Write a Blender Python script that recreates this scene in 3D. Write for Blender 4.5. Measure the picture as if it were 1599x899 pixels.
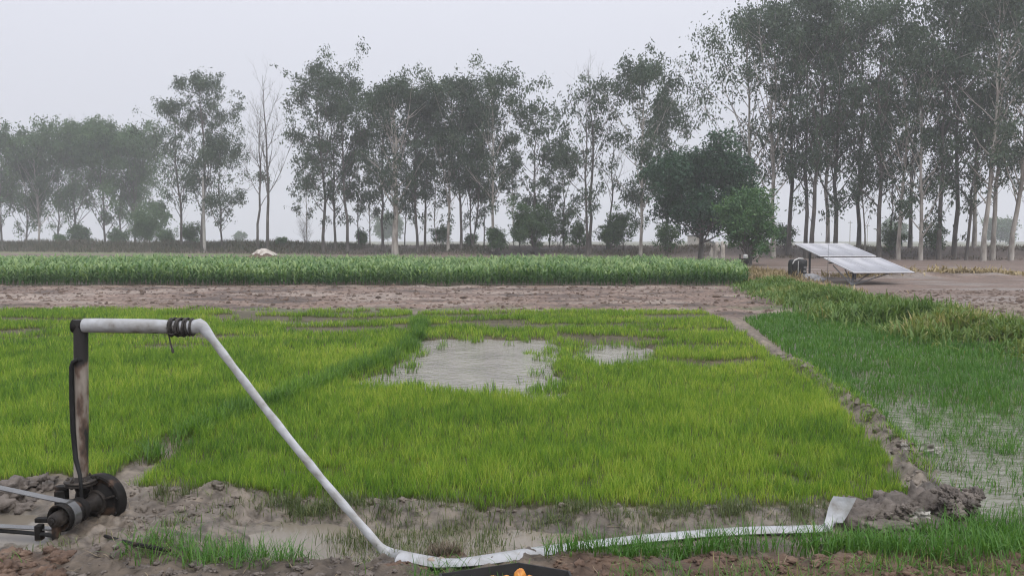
import bpy, math, random
import numpy as np
from mathutils import Vector, Matrix

R = math.radians
sc = bpy.context.scene
for o in list(bpy.data.objects):
    bpy.data.objects.remove(o)

# ------------------------------------------------------------------ camera
FPX, CX, CY, HZ, CAMH = 1200.0, 799.5, 449.5, 374.0, 2.25
PITCH = math.atan((CY - HZ) / FPX)
cam = bpy.data.objects.new('camera', bpy.data.cameras.new('camera'))
sc.collection.objects.link(cam)
cam.location = (0, 0, CAMH)
cam.rotation_euler = (math.pi / 2 - PITCH, 0, 0)
cam.data.sensor_width = 36.0
cam.data.lens = FPX / 1599.0 * 36.0
cam.data.clip_start = 0.05
cam.data.clip_end = 4000
sc.camera = cam

# ------------------------------------------------------------------ world, sun, exposure
SUN_EL, SUN_AZ = 58.0, 150.0
w = bpy.data.worlds.new("World")
sc.world = w
w.use_nodes = True
nt = w.node_tree
nt.nodes.clear()
sky = nt.nodes.new('ShaderNodeTexSky')
sky.sky_type = 'NISHITA'
sky.sun_disc = False
sky.sun_elevation = R(SUN_EL)
sky.sun_rotation = R(SUN_AZ)
sky.air_density = 1.0
sky.dust_density = 4.0
sky.ozone_density = 1.0
hs = nt.nodes.new('ShaderNodeHueSaturation')
hs.inputs['Saturation'].default_value = 0.22
mixw = nt.nodes.new('ShaderNodeMix')
mixw.data_type = 'RGBA'
mixw.inputs[0].default_value = 0.82            # an even overcast layer over the clear sky
mixw.inputs[7].default_value = (9.05, 9.25, 10.3, 1)
bg = nt.nodes.new('ShaderNodeBackground')
bg.inputs['Strength'].default_value = 0.0735
wo = nt.nodes.new('ShaderNodeOutputWorld')
nt.links.new(sky.outputs[0], hs.inputs['Color'])
nt.links.new(hs.outputs[0], mixw.inputs[6])
# overcast sky: brightest overhead, about half as bright at the horizon
tcw = nt.nodes.new('ShaderNodeTexCoord')
sxw = nt.nodes.new('ShaderNodeSeparateXYZ')
mrw = nt.nodes.new('ShaderNodeMapRange')
mrw.inputs[1].default_value = 0.0; mrw.inputs[2].default_value = 1.0
mrw.inputs[3].default_value = 1.15; mrw.inputs[4].default_value = 2.9
pww = nt.nodes.new('ShaderNodeMath'); pww.operation = 'POWER'; pww.use_clamp = True; pww.inputs[1].default_value = 1.8
mulw = nt.nodes.new('ShaderNodeMix'); mulw.data_type = 'RGBA'; mulw.blend_type = 'MULTIPLY'; mulw.inputs[0].default_value = 1.0
nt.links.new(tcw.outputs['Generated'], sxw.inputs[0])
nt.links.new(sxw.outputs['Z'], pww.inputs[0])
nt.links.new(pww.outputs[0], mrw.inputs[0])
nt.links.new(mixw.outputs[2], mulw.inputs[6])
nt.links.new(mrw.outputs[0], mulw.inputs[7])
nt.links.new(mulw.outputs[2], bg.inputs['Color'])
nt.links.new(bg.outputs[0], wo.inputs['Surface'])

sl = bpy.data.lights.new('sun', 'SUN')
sl.energy = 1.5
sl.angle = R(40)
sl.color = (1.0, 0.97, 0.92)
sun = bpy.data.objects.new('sun', sl)
sc.collection.objects.link(sun)
sun.rotation_euler = (R(90 - SUN_EL), 0, R(180 - SUN_AZ))
sun.location = (0, 0, 30)

sc.view_settings.view_transform = 'Standard'
sc.view_settings.look = 'None'
sc.view_settings.exposure = 0.0
sc.view_settings.gamma = 1.0
sc.view_settings.use_curve_mapping = False
cy = sc.cycles
cy.max_bounces = 6
cy.diffuse_bounces = 3
cy.glossy_bounces = 2
cy.transmission_bounces = 3
cy.transparent_max_bounces = 6
cy.volume_bounces = 2
cy.filter_width = 1.2
cy.use_denoising = True
try:
    cy.denoiser = 'OPENIMAGEDENOISE'
    cy.denoising_prefilter = 'ACCURATE'
    cy.denoising_input_passes = 'RGB_ALBEDO_NORMAL'
except Exception as e:
    print(e)

COL = sc.collection
rng = np.random.default_rng(11)
random.seed(5)

# ------------------------------------------------------------------ helpers
def ray(px, py):
    c, s = math.cos(PITCH), math.sin(PITCH)
    a, b = (px - CX) / FPX, (CY - py) / FPX
    return np.array([a, c + b * s, -s + b * c])

def G(px, py, z=0.0):
    """ground point (height z) seen at a photo pixel"""
    d = ray(px, py)
    t = (z - CAMH) / d[2]
    return np.array([d[0] * t, d[1] * t, z])

def W(px, py, Y):
    """point seen at a photo pixel at distance Y"""
    d = ray(px, py)
    t = Y / d[1]
    return np.array([d[0] * t, Y, CAMH + d[2] * t])

def GP(pts):
    return np.array([G(x, y)[:2] for x, y in pts])

def _hash(ix, iy, seed):
    h = (ix.astype(np.int64) * 374761393 + iy.astype(np.int64) * 668265263 + seed * 974634777) & 0xffffffff
    h = ((h ^ (h >> 13)) * 1274126177) & 0xffffffff
    h = h ^ (h >> 16)
    return (h & 0xffff) / 65535.0

def vnoise(x, y, seed=0):
    x = np.asarray(x, float); y = np.asarray(y, float)
    ix = np.floor(x); iy = np.floor(y)
    fx = x - ix; fy = y - iy
    fx = fx * fx * (3 - 2 * fx); fy = fy * fy * (3 - 2 * fy)
    a = _hash(ix, iy, seed); b = _hash(ix + 1, iy, seed)
    c = _hash(ix, iy + 1, seed); d = _hash(ix + 1, iy + 1, seed)
    return (a * (1 - fx) + b * fx) * (1 - fy) + (c * (1 - fx) + d * fx) * fy

def fbm(x, y, seed=0, octv=4, gain=0.5):
    s = 0; a = 1.0; t = 0
    for i in range(octv):
        s = s + a * (vnoise(x, y, seed + i * 17) - 0.5)
        t += a
        x = x * 2.03 + 7.1; y = y * 2.03 + 3.3
        a *= gain
    return s / t * 2

def ridged(x, y, seed=0, octv=3):
    s = 0; a = 1.0; t = 0
    for i in range(octv):
        s = s + a * (1 - np.abs(2 * vnoise(x, y, seed + i * 31) - 1))
        t += a
        x = x * 2.1 + 1.7; y = y * 2.1 + 5.2
        a *= 0.5
    return s / t

def worley(x, y, seed=0):
    x = np.asarray(x, float); y = np.asarray(y, float)
    ix = np.floor(x); iy = np.floor(y)
    best = np.full(x.shape, 9.0)
    for dx in (-1, 0, 1):
        for dy in (-1, 0, 1):
            jx = ix + dx; jy = iy + dy
            px = jx + _hash(jx, jy, seed); py = jy + _hash(jx, jy, seed + 91)
            best = np.minimum(best, np.hypot(x - px, y - py))
    return best

def sstep(a, b, x):
    t = np.clip((x - a) / (b - a), 0, 1)
    return t * t * (3 - 2 * t)

def pdist(x, y, poly, closed=False):
    x = np.asarray(x, float); y = np.asarray(y, float)
    if x.size > 5000:
        lo = poly.min(0) - 4; hi = poly.max(0) + 4
        k = (x > lo[0]) & (x < hi[0]) & (y > lo[1]) & (y < hi[1])
        if not k.all():
            out = np.full(x.shape, 1e3)
            if k.any(): out[k] = pdist(x[k], y[k], poly, closed)
            return out
    best = np.full(np.shape(x), 1e9)
    n = len(poly)
    for i in range(n if closed else n - 1):
        ax, ay = poly[i]; bx, by = poly[(i + 1) % n]
        dx, dy = bx - ax, by - ay
        L2 = dx * dx + dy * dy + 1e-12
        t = np.clip(((x - ax) * dx + (y - ay) * dy) / L2, 0, 1)
        best = np.minimum(best, np.hypot(x - ax - t * dx, y - ay - t * dy))
    return best

def inside(x, y, poly):
    r = np.zeros(np.shape(x), bool)
    n = len(poly)
    for i in range(n):
        ax, ay = poly[i]; bx, by = poly[(i + 1) % n]
        if ay == by: continue
        cnd = ((ay > y) != (by > y)) & (x < (bx - ax) * (y - ay) / (by - ay) + ax)
        r ^= cnd
    return r

def sd(x, y, poly):
    d = pdist(x, y, poly, True)
    return np.where(inside(x, y, poly), d, -d)

# ---- materials
def new_mat(name):
    m = bpy.data.materials.new(name)
    m.use_nodes = True
    m.node_tree.nodes.clear()
    return m, m.node_tree.nodes, m.node_tree.links

def N(nodes, typ, **kw):
    n = nodes.new(typ)
    for k, v in kw.items():
        setattr(n, k, v)
    return n

def ramp(nodes, stops):
    r = nodes.new('ShaderNodeValToRGB')
    e = r.color_ramp.elements
    while len(e) < len(stops): e.new(0.5)
    for el, (p, c) in zip(e, stops):
        el.position = p
        el.color = (*c, 1) if len(c) == 3 else c
    return r

def noise_node(nodes, links, scale, detail=4, vec=None, stretch=None):
    n = nodes.new('ShaderNodeTexNoise')
    n.inputs['Scale'].default_value = scale
    n.inputs['Detail'].default_value = detail
    tc = nodes.new('ShaderNodeTexCoord')
    src = tc.outputs['Object']
    if stretch:
        mp = nodes.new('ShaderNodeMapping')
        mp.inputs['Scale'].default_value = stretch
        links.new(src, mp.inputs[0]); src = mp.outputs[0]
    links.new(src, n.inputs['Vector'])
    return n

def leaf_mat(name, stops, trans=0.35, rough=0.5, patch=None, root=None, tcol=1.25):
    """foliage: colour from the per-leaf tint, large soft patches and (for stems) a dry root, darkened in the rice to paint shade between blades"""
    m, nd, lk = new_mat(name)
    at = N(nd, 'ShaderNodeAttribute', attribute_name='tint')
    rp = ramp(nd, stops)
    src = at.outputs['Fac']
    if patch:
        nz = noise_node(nd, lk, 1.0, 3, stretch=patch)
        ma = N(nd, 'ShaderNodeMath', operation='MULTIPLY_ADD')
        ma.inputs[1].default_value = 0.8; ma.inputs[2].default_value = -0.40
        lk.new(nz.outputs[0], ma.inputs[0])
        ad = N(nd, 'ShaderNodeMath', operation='ADD', use_clamp=True)
        lk.new(ma.outputs[0], ad.inputs[0]); lk.new(src, ad.inputs[1])
        src = ad.outputs[0]
    lk.new(src, rp.inputs[0])
    colr = rp.outputs[0]
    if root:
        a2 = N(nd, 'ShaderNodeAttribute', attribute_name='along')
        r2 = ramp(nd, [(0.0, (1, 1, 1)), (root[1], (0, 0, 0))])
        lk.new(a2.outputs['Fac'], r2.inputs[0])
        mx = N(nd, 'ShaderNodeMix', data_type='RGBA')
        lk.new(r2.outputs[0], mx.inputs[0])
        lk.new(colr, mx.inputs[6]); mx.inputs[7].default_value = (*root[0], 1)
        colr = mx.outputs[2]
    p = N(nd, 'ShaderNodeBsdfPrincipled')
    p.inputs['Roughness'].default_value = rough
    p.inputs['Specular IOR Level'].default_value = 0.3
    lk.new(colr, p.inputs['Base Color'])
    tr = N(nd, 'ShaderNodeBsdfTranslucent')
    g = N(nd, 'ShaderNodeMix', data_type='RGBA', blend_type='MULTIPLY')
    g.inputs[0].default_value = 1.0
    g.inputs[7].default_value = (tcol, tcol, tcol * 0.6, 1)
    lk.new(colr, g.inputs[6]); lk.new(g.outputs[2], tr.inputs[0])
    ms = N(nd, 'ShaderNodeMixShader')
    ms.inputs[0].default_value = trans
    out = N(nd, 'ShaderNodeOutputMaterial')
    lk.new(p.outputs[0], ms.inputs[1]); lk.new(tr.outputs[0], ms.inputs[2])
    lk.new(ms.outputs[0], out.inputs[0])
    return m

def surf_mat(name, stops, scale=6, detail=6, rough=0.7, metal=0.0, bump=0.0, bscale=20, stretch=None, spec=0.5, trans=0.0, bdist=0.02, rough2=None):
    m, nd, lk = new_mat(name)
    nz = noise_node(nd, lk, scale, detail, stretch=stretch)
    rp = ramp(nd, stops)
    lk.new(nz.outputs[0], rp.inputs[0])
    p = N(nd, 'ShaderNodeBsdfPrincipled')
    p.inputs['Roughness'].default_value = rough
    p.inputs['Metallic'].default_value = metal
    p.inputs['Specular IOR Level'].default_value = spec
    lk.new(rp.outputs[0], p.inputs['Base Color'])
    if rough2 is not None:
        mr = N(nd, 'ShaderNodeMapRange')
        mr.inputs[3].default_value = rough; mr.inputs[4].default_value = rough2
        lk.new(nz.outputs[0], mr.inputs[0]); lk.new(mr.outputs[0], p.inputs['Roughness'])
    if bump:
        b = N(nd, 'ShaderNodeBump')
        b.inputs['Strength'].default_value = bump
        b.inputs['Distance'].default_value = bdist
        n2 = noise_node(nd, lk, bscale, 5, stretch=stretch)
        lk.new(n2.outputs[0], b.inputs['Height']); lk.new(b.outputs[0], p.inputs['Normal'])
    out = N(nd, 'ShaderNodeOutputMaterial')
    sh = p.outputs[0]
    if trans:
        t = N(nd, 'ShaderNodeBsdfTranslucent')
        lk.new(rp.outputs[0], t.inputs[0])
        ms = N(nd, 'ShaderNodeMixShader'); ms.inputs[0].default_value = trans
        lk.new(sh, ms.inputs[1]); lk.new(t.outputs[0], ms.inputs[2]); sh = ms.outputs[0]
    lk.new(sh, out.inputs[0])
    return m

# ---- object builders
def tag(o, label=None, cat=None, group=None, kind=None):
    if label: o['label'] = label
    if cat: o['category'] = cat
    if group: o['group'] = group
    if kind: o['kind'] = kind
    return o

def empty(name, loc, rz=0.0):
    o = bpy.data.objects.new(name, None)
    o.empty_display_size = 0.2
    COL.objects.link(o)
    o.location = [float(v) for v in loc]
    o.rotation_euler = (0, 0, rz)
    return o

def mesh_np(name, V, F4=None, F3=None, mat=None, parent=None, attrs=None, smooth=False, origin=None):
    V = np.asarray(V, np.float32)
    if parent is not None and origin is None:
        origin = tuple(parent.location)
        base = parent
        while base.parent is not None:
            base = base.parent
            origin = tuple(np.array(origin) + np.array(base.location))
        V = V - np.array(origin, np.float32)
    me = bpy.data.meshes.new(name)
    n4 = 0 if F4 is None else len(F4)
    n3 = 0 if F3 is None else len(F3)
    me.vertices.add(len(V))
    me.vertices.foreach_set('co', V.ravel())
    loops = []
    if n4: loops.append(np.asarray(F4, np.int32).ravel())
    if n3: loops.append(np.asarray(F3, np.int32).ravel())
    loops = np.concatenate(loops)
    me.loops.add(len(loops))
    me.loops.foreach_set('vertex_index', loops)
    me.polygons.add(n4 + n3)
    st = np.concatenate([np.arange(n4) * 4, n4 * 4 + np.arange(n3) * 3]).astype(np.int32)
    me.polygons.foreach_set('loop_start', st)
    if smooth:
        me.polygons.foreach_set('use_smooth', np.ones(n4 + n3, bool))
    me.update(calc_edges=True)
    for k, (typ, dat) in (attrs or {}).items():
        a = me.attributes.new(k, typ, 'POINT')
        if typ == 'FLOAT':
            a.data.foreach_set('value', np.asarray(dat, np.float32).ravel())
        else:
            a.data.foreach_set('color', np.asarray(dat, np.float32).ravel())
    if mat: me.materials.append(mat)
    o = bpy.data.objects.new(name, me)
    COL.objects.link(o)
    if parent is not None: o.parent = parent
    return o

class MB:
    """collects tubes, turned shapes and boxes for ONE mesh"""
    def __init__(s): s.v = []; s.f = []
    def add(s, vs, fs):
        k = len(s.v)
        s.v += [tuple(float(c) for c in v) for v in vs]
        s.f += [tuple(i + k for i in f) for f in fs]
    def tube(s, pts, rad, n=12, caps=True, flat=None):
        pts = [Vector(p) for p in pts]
        m = len(pts)
        rad = [rad] * m if np.isscalar(rad) else list(rad)
        vs = []; prev = None
        for i in range(m):
            t = (pts[min(i + 1, m - 1)] - pts[max(i - 1, 0)]).normalized()
            if prev is None:
                up = Vector((0, 0, 1)) if abs(t.z) < 0.9 else Vector((0, 1, 0))
                a = t.cross(up).normalized()
            else:
                a = (prev - t * prev.dot(t)).normalized()
            b = t.cross(a)
            prev = a
            for k in range(n):
                an = 2 * math.pi * k / n
                vs.append(pts[i] + (a * math.cos(an) + b * math.sin(an)) * rad[i])
        fs = []
        for i in range(m - 1):
            for k in range(n):
                k2 = (k + 1) % n
                fs.append((i * n + k, i * n + k2, (i + 1) * n + k2, (i + 1) * n + k))
        if caps:
            fs.append(tuple(range(n - 1, -1, -1)))
            fs.append(tuple((m - 1) * n + k for k in range(n)))
        s.add(vs, fs)
    def lathe(s, o, ax, prof, n=32, closed=True):
        o = Vector(o); ax = Vector(ax).normalized()
        up = Vector((0, 0, 1)) if abs(ax.z) < 0.9 else Vector((1, 0, 0))
        a = ax.cross(up).normalized(); b = ax.cross(a)
        vs = []; fs = []
        for h, r in prof:
            for k in range(n):
                an = 2 * math.pi * k / n
                vs.append(o + ax * h + (a * math.cos(an) + b * math.sin(an)) * r)
        for i in range(len(prof) - 1):
            for k in range(n):
                k2 = (k + 1) % n
                fs.append((i * n + k, i * n + k2, (i + 1) * n + k2, (i + 1) * n + k))
        fs.append(tuple(range(n - 1, -1, -1)))
        fs.append(tuple((len(prof) - 1) * n + k for k in range(n)))
        s.add(vs, fs)
    def box(s, c, size, ex=(1, 0, 0), ey=(0, 1, 0), ez=(0, 0, 1), bev=0.12):
        c = Vector(c); ex = Vector(ex).normalized(); ey = Vector(ey).normalized(); ez = Vector(ez).normalized()
        hx, hy, hz = [q / 2 for q in size]
        b = bev * min(size)
        vs = []
        # chamfered box: three rectangles per corner group
        ring = []
        lv = [(-hz, b), (-hz + b, 0), (hz - b, 0), (hz, b)]
        for z, ins in lv:
            x, y = hx - ins, hy - ins
            for (px, py) in ((x - b, y), (x, y - b), (x, -y + b), (x - b, -y), (-x + b, -y), (-x, -y + b), (-x, y - b), (-x + b, y)):
                vs.append(c + ex * px + ey * py + ez * z)
        fs = []
        for i in range(3):
            for k in range(8):
                k2 = (k + 1) % 8
                fs.append((i * 8 + k2, i * 8 + k, (i + 1) * 8 + k, (i + 1) * 8 + k2))
        fs.append(tuple(range(8)))
        fs.append(tuple(24 + k for k in range(7, -1, -1)))
        s.add(vs, fs)
    def build(s, name, mat, parent=None, smooth=True, angle=35):
        org = np.zeros(3)
        p = parent
        while p is not None:
            org = org + np.array(p.location); p = p.parent
        me = bpy.data.meshes.new(name)
        me.from_pydata([(v[0] - org[0], v[1] - org[1], v[2] - org[2]) for v in s.v], [], s.f)
        me.update()
        if smooth:
            me.polygons.foreach_set('use_smooth', np.ones(len(me.polygons), bool))
            try: me.set_sharp_from_angle(angle=R(angle))
            except Exception: pass
        if mat: me.materials.append(mat)
        o = bpy.data.objects.new(name, me)
        COL.objects.link(o)
        if parent is not None: o.parent = parent
        return o

def ico(sub=2):
    t = (1 + 5 ** 0.5) / 2
    v = [(-1, t, 0), (1, t, 0), (-1, -t, 0), (1, -t, 0), (0, -1, t), (0, 1, t), (0, -1, -t), (0, 1, -t), (t, 0, -1), (t, 0, 1), (-t, 0, -1), (-t, 0, 1)]
    f = [(0, 11, 5), (0, 5, 1), (0, 1, 7), (0, 7, 10), (0, 10, 11), (1, 5, 9), (5, 11, 4), (11, 10, 2), (10, 7, 6), (7, 1, 8), (3, 9, 4), (3, 4, 2), (3, 2, 6), (3, 6, 8), (3, 8, 9), (4, 9, 5), (2, 4, 11), (6, 2, 10), (8, 6, 7), (9, 8, 1)]
    v = [Vector(p).normalized() for p in v]
    for _ in range(sub):
        cache = {}; nf = []
        def mid(a, b):
            k = (min(a, b), max(a, b))
            if k not in cache:
                v.append(((v[a] + v[b]) / 2).normalized()); cache[k] = len(v) - 1
            return cache[k]
        for a, b, c in f:
            x, y, z = mid(a, b), mid(b, c), mid(c, a)
            nf += [(a, x, z), (b, y, x), (c, z, y), (x, y, z)]
        f = nf
    return np.array([tuple(p) for p in v]), np.array(f)

ICO2 = ico(2); ICO3 = ico(3); ICO1 = ico(1)

def lump(c, size, seed, rough=0.35, src=ICO3, fr=2.2):
    """a clod: a ball displaced by noise"""
    V, F = src
    d = fbm(V[:, 0] * fr + V[:, 2] * 1.3 + seed * 3.1, V[:, 1] * fr - V[:, 2] * 1.7 + seed, seed, 4, 0.6)
    d2 = ridged(V[:, 0] * fr * 1.6 + seed, V[:, 1] * fr * 1.6 + V[:, 2] * 2, seed + 5)
    d3 = fbm(V[:, 0] * fr * 3 + seed, V[:, 1] * fr * 3 + V[:, 2] * 4, seed + 8, 3, 0.7)
    r = 1 + rough * 1.5 * d + rough * 0.8 * (d2 - 0.5) + (rough > 0.3) * rough * 0.8 * d3
    return V * r[:, None] * np.array(size) + np.array(c), F

_POOL = {}
def pooled(seed, rough, src):
    k = (seed % 24, round(rough, 2), len(src[0]))
    if k not in _POOL: _POOL[k] = lump((0, 0, 0), (1, 1, 1), seed % 24 + 3, rough, src)[0]
    return _POOL[k]

def many_lumps(name, P, S, mat, rough, src, seed):
    r = np.random.default_rng(seed)
    n = len(P); nv = len(src[0])
    V = np.stack([pooled(int(k), rough, src) for k in r.integers(0, 24, n)])
    a = r.uniform(0, 6.28, n); c, sn = np.cos(a)[:, None], np.sin(a)[:, None]
    V = np.stack([V[:, :, 0] * c - V[:, :, 1] * sn, V[:, :, 0] * sn + V[:, :, 1] * c, V[:, :, 2]], -1) * S[:, None, :] + P[:, None, :]
    F = (src[1][None] + (np.arange(n) * nv)[:, None, None]).reshape(-1, 3)
    return mesh_np(name, V.reshape(-1, 3), None, F, mat, None, smooth=True)

def lumps_mesh(name, items, mat, parent=None, src=ICO2, smooth=True):
    Vs = []; Fs = []; k = 0
    for c, s, sdv, rg in items:
        V, F = lump(c, s, sdv, rg, src)
        Vs.append(V); Fs.append(F + k); k += len(V)
    return mesh_np(name, np.concatenate(Vs), None, np.concatenate(Fs), mat, parent, smooth=smooth)

def blade_arrays(P, L, Wd, yaw, thetas, tint, face=None, widths=None):
    """n blades, K segments bending through the angles thetas (list of K arrays, from vertical)"""
    n = len(P); K = len(thetas)
    hx, hy = np.cos(yaw), np.sin(yaw)
    fa = yaw + np.pi / 2 if face is None else face
    wx, wy = np.cos(fa), np.sin(fa)
    if widths is None: widths = [0.7, 1.0, 0.8, 0.5][:K]
    nv = 2 * K + 1
    V = np.zeros((n, nv, 3), np.float32)
    al = np.zeros((n, nv), np.float32)
    c = np.array(P, np.float32).copy()
    for k in range(K):
        hw = Wd * widths[k] * 0.5
        V[:, 2 * k, 0] = c[:, 0] - wx * hw; V[:, 2 * k, 1] = c[:, 1] - wy * hw; V[:, 2 * k, 2] = c[:, 2]
        V[:, 2 * k + 1, 0] = c[:, 0] + wx * hw; V[:, 2 * k + 1, 1] = c[:, 1] + wy * hw; V[:, 2 * k + 1, 2] = c[:, 2]
        al[:, 2 * k:2 * k + 2] = k / K
        st = L / K
        c[:, 0] += st * np.sin(thetas[k]) * hx
        c[:, 1] += st * np.sin(thetas[k]) * hy
        c[:, 2] += st * np.cos(thetas[k])
    V[:, 2 * K] = c
    al[:, 2 * K] = 1
    base = (np.arange(n) * nv)[:, None]
    q = [np.stack([base[:, 0] + 2 * k, base[:, 0] + 2 * k + 1, base[:, 0] + 2 * k + 3, base[:, 0] + 2 * k + 2], 1) for k in range(K - 1)]
    F4 = np.concatenate(q) if q else None
    F3 = np.stack([base[:, 0] + 2 * K - 2, base[:, 0] + 2 * K - 1, base[:, 0] + 2 * K], 1)
    T = np.repeat(np.asarray(tint, np.float32)[:, None], nv, 1)
    return V.reshape(-1, 3), F4, F3, T.ravel(), al.ravel()

def merge(parts):
    Vs, F4s, F3s, Ts, As = [], [], [], [], []
    k = 0
    for V, F4, F3, T, A in parts:
        Vs.append(V); Ts.append(T); As.append(A)
        if F4 is not None: F4s.append(F4 + k)
        if F3 is not None: F3s.append(F3 + k)
        k += len(V)
    return (np.concatenate(Vs), np.concatenate(F4s) if F4s else None, np.concatenate(F3s) if F3s else None, np.concatenate(Ts), np.concatenate(As))

def blade_obj(name, parts, mat, parent=None):
    V, F4, F3, T, A = merge(parts)
    return mesh_np(name, V, F4, F3, mat, parent, {'tint': ('FLOAT', T), 'along': ('FLOAT', A)})

# ------------------------------------------------------------------ layout of the fields (photo pixels on the ground)
MAIN = GP([(200, 768), (325, 671), (430, 632), (520, 600), (560, 588), (625, 556), (655, 530), (664, 514), (646, 503), (652, 489), (900, 486), (1100, 487), (1140, 505), (1205, 553), (1293, 615), (1368, 692), (1420, 776), (1370, 787), (1250, 796), (1000, 799), (820, 795), (600, 788), (400, 781)])
LEFT = GP([(-600, 486), (0, 485), (300, 484), (640, 486), (652, 497), (640, 508), (655, 520), (632, 545), (560, 574), (505, 592), (420, 624), (320, 664), (225, 716), (172, 748), (90, 752), (0, 757), (-300, 760)])
POND = GP([(660, 531), (720, 528), (850, 530), (872, 546), (846, 572), (868, 603), (866, 616), (780, 618), (700, 610), (640, 604), (580, 596), (615, 572), (652, 552)])
POND2 = GP([(908, 543), (950, 538), (1004, 540), (998, 566), (940, 572), (905, 562)])
GAPS = [GP(g) for g in (
    [(1020, 559), (1110, 564), (1180, 560), (1195, 568), (1110, 576), (1030, 568)],
    [(330, 497), (480, 500), (640, 494), (652, 500), (480, 508), (340, 503)],
    [(700, 503), (820, 500), (830, 505), (705, 508)],
    [(1000, 516), (1130, 514), (1135, 519), (1000, 522)],
    [(20, 497), (180, 499), (185, 504), (20, 503)],
    [(865, 520), (1000, 530), (1045, 528), (1040, 536), (930, 540), (880, 536)])]
RIGHT = GP([(1236, 560), (1160, 499), (1250, 486), (1340, 500), (1420, 518), (1500, 536), (1599, 552), (1900, 590), (2300, 840), (1700, 822), (1530, 812), (1470, 780), (1430, 715), (1380, 665), (1316, 612)])
DITCH = GP([(-350, 800), (60, 792), (95, 812), (60, 840), (-350, 840)]), GP([(372, 824), (440, 810), (600, 812), (760, 818), (1000, 820), (1250, 818), (1295, 820), (1100, 828), (900, 845), (760, 866), (640, 874), (560, 888), (470, 880), (400, 858)])
BUND = GP([(-400, 772), (0, 772), (70, 768), (160, 772), (330, 782), (450, 794), (600, 800), (820, 808), (1000, 811), (1250, 808), (1330, 802), (1440, 790)])
SPUR = GP([(345, 782), (320, 800), (285, 830), (240, 858)])
RBUND = GP([(1130, 497), (1222, 556), (1308, 612), (1378, 672), (1418, 718), (1440, 775)])
WEEDB = GP([(1205, 447), (1232, 458), (1295, 475), (1380, 500), (1480, 522), (1599, 542), (1800, 580)])
TILL = GP([(-900, 446), (1180, 446), (1215, 462), (1262, 486), (1150, 497), (1090, 487), (640, 486), (-900, 484)])

def bank_s(x, y):
    return (y - 108 + 0.38 * x) / math.sqrt(1 + 0.38 ** 2)

def near_relief(x, y, near):
    # trodden wet mud: hollows, footprints, torn lumps
    z = near * (0.050 * fbm(x * 1.6, y * 1.6, 21, 4) + 0.03 * (ridged(x * 3.3, y * 3.3, 8) - 0.5) + 0.030 * fbm(x * 9, y * 11, 5, 4, 0.65))
    rough = near * sstep(-0.15, 0.35, fbm(x * 0.9, y * 0.9, 23, 3))
    wx = x + 0.10 * fbm(x * 6, y * 6, 2, 3); wy = y + 0.10 * fbm(x * 6, y * 6, 9, 3)
    z = z + rough * (0.075 * np.clip(0.6 - worley(wx * 3.6, wy * 4.6, 4), 0, 1) + 0.035 * np.clip(0.65 - worley(wx * 11, wy * 12, 6), 0, 1) - 0.02)
    z = z - near * 0.05 * sstep(0.55, 0.75, vnoise(wx * 4.2, wy * 3.1, 71)) * sstep(0.4, 0.6, vnoise(x * 1.1, y * 1.1, 72))
    return z

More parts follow.
